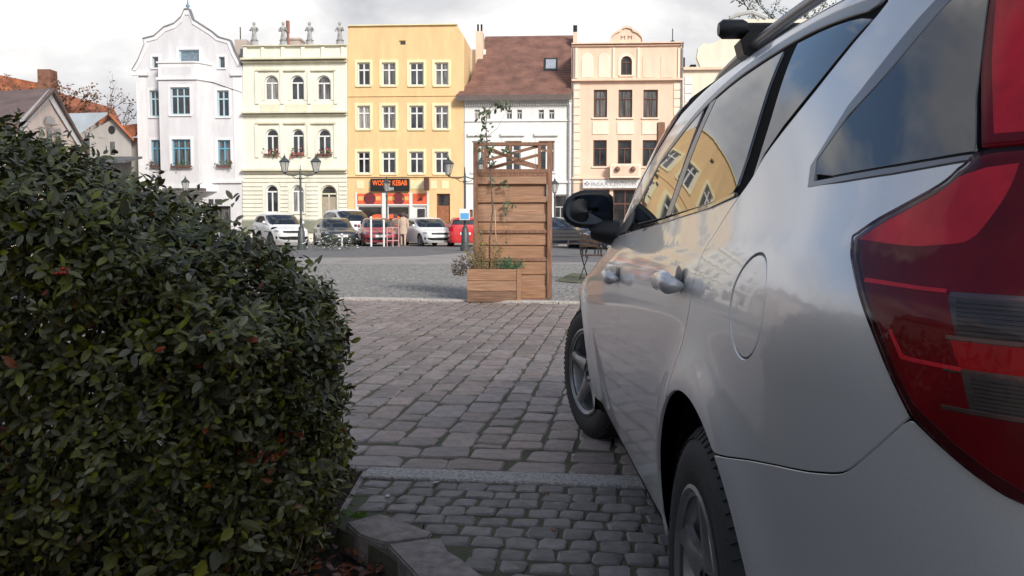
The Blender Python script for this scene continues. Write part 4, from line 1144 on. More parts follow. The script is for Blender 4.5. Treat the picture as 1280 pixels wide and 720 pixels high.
lamp(375,192,38,True,'double lantern street lamp before the pale yellow house, nearest the hedge',(-1,1))
lp=lamp(581,194,36,True,'double lantern street lamp carrying a blue sign, beside the timber screen',(-1,1))
lamp(483,220,47,False,'single lantern street lamp in front of the kebab shop')
lamp(693.5,221,46,False,'single lantern street lamp just right of the timber screen')
lamp(231.5,219,47,False,'single lantern street lamp before the grey gabled house, above the hedge')
BLUE=mat('blue_sign_face',(.10,.35,.65),rough=.5,var=.03); WHT=mat('white_paint',(.78,.78,.77),rough=.5,var=.05,scale=3)
sg=thing('parking_sign','small blue and white square sign on the lamp post by the screen','sign',(lp.location.x,35.7,at(580,268,35.7).z))
m=MB(); m.box(-.20,.20,-.012,.012,-.22,.22,b=.004); m.build('sign_plate',WHT,sg); m=MB(); m.box(-.17,.17,-.017,-.013,-.19,.05); m.build('blue_panel',BLUE,sg)
# ------------------------------------------------------------------ facades
FY=57.0; FA=R(3.4); TA=math.tan(FA)
def fp(px,py,back=0):
    r=ray(px,py); t=(FY+back)/(r[1]+TA*r[0]); return (r[0]*t/math.cos(FA),H+r[2]*t)
WHITEF=mat('white_window_frame',(.74,.74,.72),rough=.5,var=.04)
WGL=mat('window_glass',(.045,.05,.055),rough=.06,var=.5,scale=.9,spec=.9,island=.35)
CURT=mat('curtained_glass',(.16,.155,.15),rough=.25,var=.5,scale=1.2,spec=.7,island=.3,stretch=(6,1,.6))
LACE=mat('lace_curtained_glass',(.34,.33,.31),rough=.35,var=.35,scale=2.5,stretch=(8,1,.5),island=.2)
WR2=random.Random(3)
def plaster(name,col,g=.10,**k): return mat(name,col,rough=.88,var=.06,scale=1.1,stretch=(1.6,1.6,.45),grime=min(.5,g*1.5),bump=.25,bscale=12,**k)
class House:
    def __init__(s,label,px0,px1,wallmat,cat='house',trim=None):
        s.u0=fp(px0,290)[0]; s.u1=fp(px1,290)[0]
        s.t=thing('town_house',label,cat,(s.u0*math.cos(FA),FY-s.u0*math.sin(FA),0),-FA,'town houses across the square')
        s.wall=wallmat; s.trim=trim or WHITEF; s.holes=[]; s.W=s.u1-s.u0; s.px0,s.px1=px0,px1; s.rx0,s.rx1=.03,s.W-.03
    def c(s,px,py):
        u,z=fp(px,py); return (u-s.u0,z)
    def rect(s,x0,y0,x1,y1):
        a=s.c(x0,y1); b=s.c(x1,y0); return a[0],b[0],a[1],b[1]
    def box(s,name,x0,y0,x1,y1,d0,d1,mt=None,par=None,b=0):
        a,bb,c_,d_=s.rect(x0,y0,x1,y1); m=MB(); m.box(a,bb,d0,d1,c_,d_,b=b); return m.build(name,mt or s.trim,par or s.t)
    def window(s,x0,y0,x1,y1,arch=False,fr=None,gl=None,bars='cross',sill=True,surround=None,depth=.16,hole=True,name='window',cutx=None,off=0,flowers=False):
        a,b,c_,d_=s.rect(x0,y0,x1,y1); fr=fr or s.trim; w_=b-a
        if arch:
            r=w_/2; zc=d_-r; ol=[(a,c_),(b,c_),(b,zc)]+[(a+r+r*math.cos(math.pi*k/10),zc+r*math.sin(math.pi*k/10)) for k in range(1,10)]+[(a,zc)]
        else: ol=[(a,c_),(b,c_),(b,d_),(a,d_)]
        if hole: s.holes.append(ol)
        y=depth+off if hole else off-.02
        m=MB(); f=.085 if w_>.5 else .05
        n=len(ol); cen=((a+b)/2,(c_+d_)/2)
        inn=[(cen[0]+(p[0]-cen[0])*(1-2*f/w_),cen[1]+(p[1]-cen[1])*(1-2*f/(d_-c_))) for p in ol]
        V=[(p[0],y-.05,p[1]) for p in ol]+[(p[0],y-.05,p[1]) for p in inn]+[(p[0],y+.03,p[1]) for p in inn]+[(p[0],y+.03,p[1]) for p in ol]
        Fc=[]
        for i in range(n):
            j=(i+1)%n; Fc+=[(i,j,n+j,n+i),(n+i,n+j,2*n+j,2*n+i),(i,3*n+i,3*n+j,j)]
        m.add(V,Fc)
        zt=c_+(d_-c_)*.68; bt=.045
        cxm=(a+b)/2
        if arch: zt=d_-w_/2-.03
        if bars in('cross','cross3'):
            m.box(a+f*.8,b-f*.8,y-.06,y+.02,zt-bt,zt+bt)
            if bars=='cross':
                m.box(cxm-bt,cxm+bt,y-.055,y+.02,c_+f*.8,(zt-bt) if arch else d_-f*.8)
                if arch: pass
            else:
                for q in (1/3,2/3): m.box(a+w_*q-bt*.8,a+w_*q+bt*.8,y-.055,y+.02,c_+f*.8,d_-f*.8)
        elif bars=='tee':
            m.box(a+f*.8,b-f*.8,y-.06,y+.02,zt-bt*.8,zt+bt*.8); m.box(cxm-bt*.6,cxm+bt*.6,y-.055,y+.02,c_+f*.8,zt)
        o=m.build(name,fr,s.t)
        gl=gl or WR2.choice((WGL,WGL,CURT,LACE,WGL)); g=MB(); g.add([(p[0]+(-.01 if p[0]>cxm else .01),y+.0,p[1]) for p in ol],[tuple(range(n))]); g.build('pane',gl or WGL,o,fixn=False)
        if sill: 
            q=MB(); q.box(a-.10,b+.10,-.09+off,y-.052,c_-.09,c_-.003); q.build('sill',s.trim if surround is None else surround,o)
        if surround is not None:
            sw=.17
            q=MB(); e=.035
            if arch:
                n2=len(ol); ou=[(a-sw,c_),(b+sw,c_),(b+sw,d_-w_/2)]+[(cxm+(w_/2+sw)*math.cos(math.pi*k/10),d_-w_/2+(w_/2+sw)*math.sin(math.pi*k/10)) for k in range(1,10)]+[(a-sw,d_-w_/2)]
                V=[(p[0],-e+off,p[1]) for p in ou]+[(p[0],-e+off,p[1]) for p in ol]+[(p[0],.01+off,p[1]) for p in ou]+[(p[0],.02+off,p[1]) for p in ol]; Fc=[]
                for i in range(1,n2):
                    j=(i+1)%n2; Fc+=[(i,j,n2+j,n2+i),(i,2*n2+i,2*n2+j,j),(n2+i,n2+j,3*n2+j,3*n2+i)]
                q.add(V,Fc)
            else:
                q.box(a-sw,a-.002,-e+off,.01+off,c_,d_+sw); q.box(b+.002,b+sw,-e+off,.01+off,c_,d_+sw); q.box(a-.002,b+.002,-e+off,.01+off,d_+.002,d_+sw)
            q.build('surround',surround,s.t)
        if flowers:
            q=MB(); q.box(a-.02,b+.02,-.28+off,-.095+off,c_-.05,c_+.06); q.build('flower_box',mat('terracotta_box',(.16,.06,.05),rough=.8) if 'terracotta_box' not in bpy.data.materials else bpy.data.materials['terracotta_box'],o)
            q=MB(); rr=random.Random(int(x0)); V0,F0=leaf_geo(1,.7,.2,.2)
            for k_ in range(34):
                aa=rr.uniform(0,6.28); q.add(orient(V0,Vector((rr.uniform(a-.1,b+.1),-.2+off+rr.uniform(-.12,.1),c_+rr.uniform(-.12,.34))),Vector((math.cos(aa),-.3,math.sin(aa))),Vector((0,-1,.3)),rr.uniform(.08,.17)),F0,k_%2)
            q.build('flowers',[bpy.data.materials['box_green'],bpy.data.materials['box_red' if flowers is True else 'box_dark']],o,kind='stuff',fixn=False)
        return o
    def face(s,outline,depth=9.0,name='wall',mt=None):
        ol=[s.c(*p) for p in outline]; ol=[(x,max(z,-.1)) if False else (x,z) for x,z in ol]
        ol=[(x,-.05) if z<1.2 and k in('b',) else (x,z) for (x,z),k in zip(ol,[p[2] if len(p)>2 else '' for p in [tuple(q) for q in outline]])]
        return ol
    def build_wall(s,ol,depth=9.0,mt=None,name='wall',back=None):
        if back is not None:
            zz_=s.c(640,back)[1]; xs_=[p[0] for p in ol]; zb_=s.c((s.px0+s.px1)/2,back)[1]; m=MB(); m.box(min(min(xs_),0) if False else s.rx0,s.rx1,depth+.002,9,0,zb_); m.build('rear_wall',mt or s.wall,s.t)
        vs,T=tri_poly(ol,s.holes); m=MB()
        if area(ol)<0: ol=ol[::-1]
        V=[(x,0,z) for x,z in vs]; m.add(V,T)
        n=len(ol); m.add([(x,0,z) for x,z in ol]+[(x,depth,z) for x,z in ol],[(i,(i+1)%n,(i+1)%n+n,i+n) for i in range(n)]+[tuple(range(n,2*n))])
        for h in s.holes:
            k=len(h); m.add([(x,0,z) for x,z in h]+[(x,.22,z) for x,z in h],[(i,(i+1)%k,(i+1)%k+k,i+k) for i in range(k)])
        return m.build(name,mt or s.wall,s.t,fixn=False)
for nm,c in (('box_green',(.06,.12,.03)),('box_red',(.40,.12,.11)),('box_dark',(.12,.05,.05))): mat(nm,c,rough=.7,island=.3)
def wpoly(h,pts): return [h.c(*p) if p[1]<290 else (h.c(*p)[0],0.0) for p in pts]
# --- grey gabled house
GREYW=plaster('lilac_grey_render',(.66,.65,.665),.08); WTRIM=plaster('white_render_trim',(.76,.75,.75),.05)
BLUEF=mat('blue_window_frame',(.13,.36,.50),rough=.5,var=.06); LBLUE=mat('pale_blue_frame',(.42,.56,.62),rough=.5,var=.05)
h=House('tall lilac grey house with curved white gable and projecting bay',174,303,GREYW,trim=WTRIM)
for (x0,y0,x1,y1) in ((191,71,198,85),(274,71,281,85)): h.window(x0,y0,x1,y1,fr=LBLUE,bars='',surround=WTRIM)
h.window(224,62,249,79,fr=LBLUE,bars='',surround=WTRIM,gl=mat('sky_blue_pane',(.16,.22,.27),rough=.15,var=.2,spec=.9))
h.window(188,113,199,146,fr=LBLUE,surround=WTRIM); h.window(272,113,286,146,fr=LBLUE,surround=WTRIM)
h.window(190,175,202,208,fr=BLUEF,surround=WTRIM,flowers='d',gl=CURT); h.window(273,175,288,208,fr=BLUEF,surround=WTRIM,flowers='d',gl=CURT)
h.window(254,258,288,291,fr=mat('dark_shop_frame',(.05,.05,.05),rough=.5),bars='',sill=False,name='shop_window'); h.window(200,256,222,291,fr=bpy.data.materials['dark_shop_frame'],bars='',sill=False,name='shop_window')
gable=[(303,300),(303,90),(302,82),(293,64),(288,51),(273,46.7),(264,39),(253,32),(241,24.4),(236.7,12),(231,12),(226.7,22),(218,30),(205.5,34.4),(193,45.5),(179,49),(181,56),(173,75.5),(165.5,88),(167,92),(174,92),(174,300)]
ol=wpoly(h,gable); h.build_wall(ol,depth=.45,back=92)
m=MB(); e1=h.c(174,92); m.prism([(h.rx0,e1[1]),(h.rx1,e1[1]),(h.rx1-1.2,h.c(236,66)[1]),((h.rx0+h.rx1)/2,h.c(236,45)[1]),(h.rx0+1.2,h.c(236,66)[1])],.47,9); m.build('roof',mat('slate_roof',(.12,.12,.13),rough=.7,var=.2),h.t)
# white band following the gable edge
m=MB(); gp=[h.c(*p) for p in gable[2:19]]; cen=h.c(236,90)
inn=[(p[0]+(cen[0]-p[0])*.07,p[1]+(cen[1]-p[1])*.085) for p in gp]
for i in range(len(gp)-1): 
    m.add([(gp[i][0],-.06,gp[i][1]),(gp[i+1][0],-.06,gp[i+1][1]),(inn[i+1][0],-.06,inn[i+1][1]),(inn[i][0],-.06,inn[i][1]),(gp[i][0],-.001,gp[i][1]),(gp[i+1][0],-.001,gp[i+1][1]),(inn[i+1][0],-.001,inn[i+1][1]),(inn[i][0],-.001,inn[i][1])],[(0,1,2,3),(0,4,5,1),(3,2,6,7)])
m.build('gable_trim',WTRIM,h.t)
m=MB()
for i in range(len(gp)-1): 
    a,b=Vector(gp[i]),Vector(gp[i+1]); d=(b-a).normalized(); n=Vector((d.y,-d.x))*.05
    n=-n if n.y<0 and abs(n.y)>abs(n.x) else n
    m.add([(a.x,-.12,a.y),(b.x,-.12,b.y),(b.x,.3,b.y),(a.x,.3,a.y),(a.x,-.12,a.y+.07),(b.x,-.12,b.y+.07),(b.x,.3,b.y+.07),(a.x,.3,a.y+.07)],[(0,1,2,3),(4,5,6,7),(0,1,5,4),(3,2,6,7)])
m.build('coping',mat('lead_coping',(.22,.22,.24),rough=.6),h.t)
for (x0,x1) in ((174,181.5),(294,302.7)): h.box('pilaster',x0,97,x1,226,-.05,-.001,WTRIM)
for (x0,x1) in ((165.5,186),(289,303)): h.box('cornice',x0,90,x1,95,-.18,-.002,WTRIM)
h.box('string_course',174.2,225.5,302.8,229,-.16,-.002,WTRIM)
fin=h.c(234,12); m=MB(); m.lathe([(.03,0),(.12,.05),(.05,.12),(.14,.25),(.05,.36),(.02,.7),(.0,.75)],10,c=(fin[0],.1,fin[1])); m.build('finial',mat('blue_finial',(.10,.25,.38),rough=.5),h.t,smooth=True)
# bay: flat front with canted right side
D_=.95
def hb(px,py,back=-D_):
    u_,z_=fp(px,py,back); return (u_-h.u0,z_)
a=hb(199,100)[0]; b=hb(247,100)[0]; c_=h.c(264,100)[0]; zt=hb(199,79)[1]; zb=hb(199,232)[1]; zr=hb(199,100)[1]
dxb=hb(227,150)[0]-h.c(227,150)[0]
h2=h.holes; h.holes=[]; before=set(h.t.children)
bay_t=MB(); win=[]
for (x0,y0,x1,y1,f_,fl) in ((215,110,238,144,LBLUE,None),(217,174,239,208,BLUEF,'d')):
    o=h.window(x0,y0,x1,y1,fr=f_,bars='cross3',surround=WTRIM,flowers=fl,gl=CURT if fl else WGL)
    win.append(o)
bay_sur=[o for o in h.t.children if o not in before]
h.holes=[[(x+dxb,z+(zb-h.c(199,232)[1]+zr-h.c(199,100)[1])/2) for x,z in hh] for hh in h.holes]
vs,T=tri_poly([(a,zb),(b,zb),(b,zr),(a,zr)],h.holes); bay_t.add([(x,-D_,z) for x,z in vs],T)
for hh in h.holes: bay_t.add([(x,-D_,z) for x,z in hh]+[(x,-D_+.22,z) for x,z in hh],[(i,(i+1)%4,(i+1)%4+4,i+4) for i in range(4)])
bay_t.add([(b,-D_,zb),(c_,-.001,zb),(c_,-.001,zr),(b,-D_,zr),(a,-D_,zb),(a,-.001,zb),(a,-.001,zr),(a,-D_,zr)],[(0,1,2,3),(4,7,6,5),(0,4,5,1)])
bay_t.build('bay',GREYW,h.t,fixn=False)
h.holes=h2
for o in list(h.t.children):
    if o in win or o in bay_sur: o.location.y-=D_; o.location.x+=dxb; o.location.z+=(zb-h.c(199,232)[1]+zr-h.c(199,100)[1])/2
m=MB(); m.slab([(a-.12,-.001),(a-.12,-D_-.12),(b+.04,-D_-.12),(c_+.14,-.001)],zr,zr+.16); m.slab([(a,-.001),(a,-D_),(b,-D_),(c_,-.001)],zr+.16,zt-.0); m.slab([(a-.08,-.001),(a-.08,-D_-.08),(b+.03,-D_-.08),(c_+.1,-.001)],zt,zt+.1); m.build('balcony_parapet',WTRIM,h.t)
m=MB(); q1,q2=hb(203,84),hb(240,97); m.box(q1[0],q2[0],-D_-.02,-D_-.001,q2[1],q1[1]); m.build('parapet_panel',GREYW,h.t)
m=MB(); m.slab([(a-.2,-.001),(a-.1,-D_-.1),(b+.04,-D_-.1),(c_+.3,-.001)],zb-.35,zb+.05); m.build('bay_corbel',WTRIM,h.t)
h.box('canopy',214,236,263,239,-1.3,-.18,mat('dark_canopy',(.12,.11,.11),rough=.6))
sgn_=h.box('shop_sign',254,247,288,257.5,-.16,-.05,mat('white_sign_board',(.70,.70,.69),rough=.5))
for (x0,x1) in ((262,268),(270,279)): h.box('sign_emblem',x0,249,x1,256,-.17,-.161,mat('charcoal_emblem',(.05,.05,.05)) if x0==262 else bpy.data.materials['charcoal_emblem'])
m=MB(); p=h.c(252,92); q=h.c(303,116); m.tube([(p[0],-.05,p[1]-.3),(q[0],-.05,q[1])],.02,5); m.build('cable',IRON,h.t)
# dark mansard behind right shoulder + chimney
m=MB(); r1=h.rect(290,55,303,75); m.box(r1[0],r1[1],1.5,6,r1[2],r1[3]); m.build('rear_roof',bpy.data.materials['slate_roof'],h.t)
m=MB(); r1=h.rect(279,41,294,55); m.box(r1[0],r1[1],2,3,r1[2]-.5,r1[3]); m.build('chimney',plaster('buff_chimney',(.50,.42,.36),.3),h.t)
m=MB(); p=h.c(283,41); m.tube([(p[0],2.5,p[1]),(p[0],2.5,p[1]+.9)],.04,5); m.build('antenna',IRON,h.t)
# --- cream house with statues
CREAM=plaster('pale_cream_render',(.80,.78,.66),.2); CREAM2=plaster('cream_mouldings',(.72,.68,.52),.35)
h=House('ornate pale cream house with arched windows and roof statues',303.4,434.3,CREAM,trim=WHITEF)
wr=((331,348),(363.5,380),(396,413.5))
for i,(x0,x1) in enumerate(wr):
    h.window(x0,94,x1,125.5,arch=True,surround=CREAM,sill=False); h.window(x0+1.5,161,x1,193.5,arch=True,surround=CREAM,sill=True,flowers=True)
    if i<2: h.window(x0+1.5,231,x1-.5,266,arch=True,surround=CREAM,sill=True)
dr=h.window(401,231,421,291,arch=True,fr=CREAM2,gl=WGL,bars='cross',sill=False,name='door'); a_,b_,cc,dd=h.rect(403,246,419,291); m=MB(); m.box(a_,(a_+b_)/2-.02,.10,.15,0,dd); m.box((a_+b_)/2+.02,b_,.10,.15,0,dd); m.build('door_leaf',mat('beige_door',(.40,.34,.26),rough=.6),dr)
h.build_wall(wpoly(h,[(434.3,300),(434.3,57),(303.4,57),(303.4,300)]))
# mouldings
for (y0,y1,d) in ((56,58.5,.22),(72.5,76,.50),(76.01,79,.25),(139.5,142.5,.42),(142.51,145,.2),(211,214,.42),(214.01,217,.2)): h.box('cornice',303.6,y0,434.1,y1,-d,-.002,CREAM2)
for ys in ((86.5,89),(152.5,155)):
    for (x0,x1) in ((320,349.5),(354.5,382),(388.5,420)): h.box('window_head',x0,ys[0],x1,ys[1],-.16,-.003,CREAM2)
for (y0,y1) in ((89.2,130),(155.2,197)):
    for x in (319.5,351,385,418): h.box('pilaster',x,y0,x+3.4,y1,-.09,-.003,CREAM)
for (y0,y1) in ((130.5,139.4),(197.5,210.9)):
    for (x0,x1) in ((326,350),(357,384),(391,417)): h.box('apron_panel',x0,y0,x1,y1,-.06,-.003,CREAM2 if y0<190 else CREAM)
for x in (305,327,352,377,402,427):
    h.box('parapet_pier',x,59,x+4,72.3,-.12,-.003,CREAM)
# rusticated ground floor: one course block strip at a time
nc=11
for i in range(nc):
    y0=218.5+i*5.2; y1=y0+4.1; xs=[303.8]
    obs=[]
    if y1>228: obs+=[(328.5,350.5),(360.5,382.5)] if y0<268 else []
    if y1>228: obs+=[(398,424)]
    cur=303.8
    for (o0,o1) in sorted(obs)+[(434.0,434.0)]:
        if o0-cur>1: h.box('rustic_course',cur,y0,o0,y1,-.075,-.003,CREAM)
        cur=o1
h.box('plinth',303.8,276,397.9,290,-.14,-.003,plaster('grey_green_plinth',(.24,.25,.19),.4))
STAT=mat('weathered_statue',(.42,.42,.40),rough=.85,var=.3,scale=4,grime=.4)
for i,(px,lab) in enumerate(((316,'weathered roof statue at the far left end of the cream parapet'),(352.5,'weathered roof statue beside the cream house chimney'),(385.5,'weathered roof statue third along the cream parapet'),(423.5,'weathered roof statue at the right end, next to the yellow house'))):
    p=h.c(px,57); wx=h.t.location; ca,sa=math.cos(-FA),math.sin(-FA); s_=thing('statue',lab,'statue',(wx.x+p[0]*ca-.3*sa,wx.y+p[0]*sa+.3*ca,p[1]),-FA,'statues on the cream parapet')
    m=MB(); m.lathe([(.32,0),(.34,.05),(.26,.12),(.22,.35),(.27,.38)],10); m.build('pedestal',STAT,s_,smooth=40)
    m=MB(); m.lathe([(.19,.38),(.17,.55),(.13,.78),(.125,.88),(.16,1.0),(.19,1.12),(.17,1.22),(.07,1.28),(.055,1.33),(.09,1.38),(.10,1.46),(.07,1.54),(0,1.57)],12)
    sg_=-1 if i%2 else 1
    m.tube([(sg_*.17,0,1.18),(sg_*.27,-.05,1.02),(sg_*.22,-.16,.92)],[.06,.05,.04],7); m.tube([(-sg_*.16,0,1.18),(-sg_*.25,-.04,1.0),(-sg_*.12,-.16,1.04)],[.06,.05,.04],7)
    m.build('figure',STAT,s_,smooth=50)
r1=h.rect(334,35,357,56); m=MB(); m.box(r1[0],r1[1],3,4.2,r1[2]-1,r1[3]-.12); m.box(r1[0]-.08,r1[1]+.08,2.92,4.28,r1[3]-.12,r1[3]); m.build('chimney',bpy.data.materials['buff_chimney'],h.t)
p=h.c(344,57); q=h.c(344,14); m=MB(); m.tube([(p[0],2.7,p[1]-.5),(p[0],2.7,q[1]-.8)],.10,6); m.tube([(p[0],2.7,q[1]-.8),(p[0],2.7,q[1])],.14,6); m.tube([(p[0]-.55,2.7,h.c(344,27)[1]),(p[0],2.7,h.c(344,27)[1])],.05,5); m.build('antenna_mast',mat('rusty_mast',(.28,.12,.10),rough=.7),h.t)
m=MB(); r1=h.rect(306,48,336,57); m.prism([(r1[0],r1[2]),(r1[1]+1,r1[2]),(r1[0]+.5,r1[3]-.1)],2.5,6); m.build('rear_roof',bpy.data.materials['slate_roof'],h.t)
# --- yellow house
YEL=plaster('warm_yellow_render',(.80,.55,.28),.12); YTR=plaster('pale_yellow_surround',(.82,.74,.45),.05)
h=House('four storey warm yellow house with kebab shop on the ground floor',434.8,580,YEL,trim=WHITEF)
cols=((447,462.5),(477.5,494.5),(512,529.5),(543.5,560.5))
for (y0,y1) in ((78,107),(132,161.5),(189.5,217)):
    for k,(x0,x1) in enumerate(cols): h.window(x0,y0,x1,y1,surround=YTR,gl=WGL if y0>180 else (CURT if (k+int(y0))%2 else None),sill=True)
h.window(499,50.5,507,56.5,bars='',surround=None,sill=False,fr=mat('ring_pale',(.7,.6,.35)))
RED=mat('orange_red_poster',(.80,.13,.05),rough=.5,var=.12,scale=1.5); DARKG=mat('shop_dark_glass',(.035,.03,.03),rough=.05,var=.5,scale=1.2,spec=.8)
for (x0,x1) in ((446.5,478),(484,512)):
    h.window(x0,257,x1,292,bars='',sill=False,name='shop_window',gl=DARKG,depth=.10)
h.window(515.5,257,534,292,bars='',sill=False,name='shop_door',gl=WHITEF,depth=.10)
h.window(546,242,562.5,292,bars='',sill=False,name='door',fr=mat('brown_door_frame',(.22,.09,.05),rough=.6),gl=DARKG,depth=.2)
a_,b_,cc,dd=h.rect(547,257,561.5,292); m=MB(); m.box(a_,b_,.13,.18,0,dd); m.box(a_+.1,b_-.1,.115,.131,.2,1.1); m.box(a_+.1,b_-.1,.115,.131,1.25,dd-.15); m.build('door_leaf',mat('brown_door',(.33,.13,.06),rough=.5,var=.15,scale=5),h.t)
h.build_wall(wpoly(h,[(580,300),(580,45),(571,31.5),(434.8,31.5),(434.8,300)]))
h.box('cornice',434.9,30,571.5,33,-.15,.5,YTR)
for (y0,y1,d) in ((119,121,.06),(219.5,221.5,.10)): h.box('string_course',435,y0,579.8,y1,-d,-.003,YEL)
for (x0,x1) in ((446,455),(461,463.5),(512.8,532),(538,546),(552,561)): h.box('pale_panel',x0,225.5,x1,236,-.03,-.003,YTR)
sb=h.box('sign_board',464,223.5,512,239.3,-.22,-.04,mat('black_sign',(.012,.012,.012),rough=.4))
def sign_text(house,s,pxc,pyc,hpx,wpx,mt,y,parent,nm='lettering',squeeze=None):
    vs,fs=text_mesh(s,1.0); xs=[v[0] for v in vs]; ys=[v[1] for v in vs]; W_=max(xs)-min(xs); Hh=max(ys)-min(ys)
    c0=house.c(pxc-wpx/2,pyc+hpx/2); c1=house.c(pxc+wpx/2,pyc-hpx/2)
    m=MB(); m.add([(c0[0]+(v[0]-min(xs))/W_*(c1[0]-c0[0]),y,c0[1]+(v[1]-min(ys))/Hh*(c1[1]-c0[1])) for v in vs],fs); return m.build(nm,mt,parent,fixn=False)
ORG=mat('orange_lettering',(.95,.16,.03),rough=.4,var=.03,emit=.35); WLT=mat('white_lettering',(.85,.85,.85),rough=.4,var=.02)
sign_text(h,'WORLD KEBAB',488,228.8,6.6,43,ORG,-.225,sb); sign_text(h,'24H',488,236.2,4.4,9,WLT,-.225,sb)
for k,(x0,x1) in enumerate(((447,477.5),(484.5,512),(516.5,533.5))):
    o=h.box('poster',x0,242,x1,255,-.05,-.004,RED)
    cp=h.c((x0+x1)/2,248.5)
    if k<2:
        m=MB(); m.lathe([(0,-.002),(.40,-.002),(.40,0)],20,axis='y',c=(cp[0],-.052,cp[1])); m.build('round_emblem',mat('maroon_emblem',(.16,.02,.03)) if k==0 else bpy.data.materials['maroon_emblem'],o)
        for (xx0,xx1,yy) in (((x0+1,x0+9,247.5)),((x1-9,x1-1,247.5))):
            r1=h.rect(xx0,yy-2,xx1,yy+3); m=MB(); m.box(r1[0],r1[1],-.054,-.0505,r1[2],r1[3]); m.build('poster_print',mat('poster_peach',(.88,.42,.15)) if 'poster_peach' not in bpy.data.materials else bpy.data.materials['poster_peach'],o)
    else:
        r1=h.rect(521,246.5,529,251.5); m=MB(); m.prism([(r1[0],r1[2]),(r1[1],r1[2]+.05),(r1[1]-.1,r1[3]),(r1[0]+.15,r1[3]-.08)],-.056,-.051); m.build('poster_print',bpy.data.materials['maroon_emblem'],o)
for (x0,x1,y0,y1) in ((444.8,446.4,241,292),(478.2,483.8,241,292),(512.2,515.4,241,292),(534.2,536,241,292)): h.box('shopfront_frame',x0,y0,x1,y1,-.07,-.003,WHITEF)
h.box('shopfront_frame',446.5,255.2,534.1,256.9,-.06,-.003,WHITEF)
h.box('door_window',522,261,531,276.5,.03,.05,DARKG)
h.box('hanging_sign',532.5,222,537.5,238.5,-.9,-.30,mat('hanging_sign_dark',(.10,.04,.03)))
h.box('door_plate',561.5,247,563.5,250,-.03,-.003,IRON) if False else None
# orange arch print inside the shop windows
for (pc) in (472,490):
    cp=h.c(pc,283); m=MB(); m.lathe([(.52,0),(.78,0)],16,axis='y',c=(cp[0],.085,cp[1]),a0=0,a1=math.pi); m.build('arch_print',ORG if False else RED,h.t)
m=MB(); r1=h.rect(580,46,600,124); m.box(r1[0]+.01,r1[1],4,8,8,r1[3]); m.build('rear_gable',plaster('white_rear_wall',(.76,.73,.68)),h.t)
# --- white house, brown roof
WR_=plaster('bright_white_render',(.80,.79,.76),.08); TILE=mat('brown_roof_tile',(.23,.115,.085),rough=.7,var=.2,scale=1.2,grime=.3)
h=House('low white house with a broad brown tiled roof and skylight',580.6,714,WR_,trim=WHITEF)
for (x0,x1) in ((593,600),(606,613),(633,640),(646,652.5),(673,680),(686,693)): h.window(x0,137,x1,149,bars='tee',fr=plaster('grey_small_frame',(.5,.5,.48)) if x0==593 else bpy.data.materials['grey_small_frame'],sill=False,depth=.14)
for (x0,x1) in ((590,610),(631,651),(673,693)):
    h.window(x0,176,x1,215,bars='cross',sill=True,surround=WR_); h.box('hood_mould',x0-5,166,x1+5,170,-.18,-.003,WR_)
h.window(581.5,262,591,292,bars='',sill=False,name='door',fr=mat('rust_door_frame',(.36,.14,.07)),gl=mat('rust_door',(.36,.15,.08),rough=.6)); h.window(692,243,709,292,bars='tee',sill=False,name='shop_window',gl=DARKG,fr=bpy.data.materials['grey_small_frame'])
h.window(640,245,675,292,bars='cross3',sill=False,name='shop_window',gl=DARKG)
h.build_wall(wpoly(h,[(714,300),(714,124),(580.6,124),(580.6,300)]),depth=9)
h.box('string_course',580.8,150,713.8,152.2,-.10,-.003,WR_); h.box('string_course',580.8,226,713.8,229,-.12,-.003,WR_)
h.box('eaves_moulding',580.8,124.2,713.8,128,-.25,-.003,WR_)
r1=h.rect(580,124,713.8,128)
m=MB(); nd=46
for i in range(nd): 
    x=r1[0]+.1+(r1[1]-r1[0]-.2)*i/(nd-1); m.box(x-.04,x+.04,-.20,-.004,r1[2]-.22,r1[2]-.01)
m.build('dentils',WR_,h.t,kind='stuff')
# tiled roof with courses as real steps
e0=fp(571,120); el=h.c(571,121); er=h.c(714.5,121); ztop_px=46
ry0,ry1=-.45,6.2
def roofpt(px,py_):     # on the sloped plane
    pass
z_e=el[1]; 
# find z at ridge so that it projects to py=46 with depth 6.2
def zat(py,back,px=645):
    r=ray(px,py); t=(FY+back)/(r[1]+TA*r[0]); return H+r[2]*t, (r[0]*t)/math.cos(FA)-h.u0
z_r=zat(46,6.2)[0]
xl0=el[0]; xr0=er[0]; xl1=zat(46,6.2,600)[1]; xr1=zat(46,6.2,711)[1]
NC=26; 
for i in range(NC):
    t0=i/NC; t1=(i+1)/NC
    def L(t):
        if t<.22: k=t/.22*.6; return xl0+(xl1-xl0)*k*1.0
        return xl0+(xl1-xl0)*(.6+.4*(t-.22)/.78)
    a0,a1=L(t0),L(t1+.012); b0,b1=xr0+(xr1-xr0)*t0,xr0+(xr1-xr0)*min(1,t1)
    y0=ry0+(ry1-ry0)*t0; y1=ry0+(ry1-ry0)*(t1+.012); z0=z_e+(z_r-z_e)*t0; z1=z_e+(z_r-z_e)*(t1+.012)
    m=MB(); lift=.06; V=[]
    m.add([(a0,y0,z0),(b0,y0,z0),(b1,y1,z1-.0),(a1,y1,z1),(a0,y0,z0+lift),(b0,y0,z0+lift),(b1,y1,z1+.012),(a1,y1,z1+.012)],[(0,1,5,4),(4,5,6,7),(0,4,7,3),(1,2,6,5)])
    m.build('tile_course',TILE,h.t)
m=MB(); m.box(xl0,xr0-.02,ry0-.12,ry0+.02,z_e-.32,z_e+.02); m.build('gutter',mat('dark_gutter',(.13,.10,.09),rough=.6),h.t)
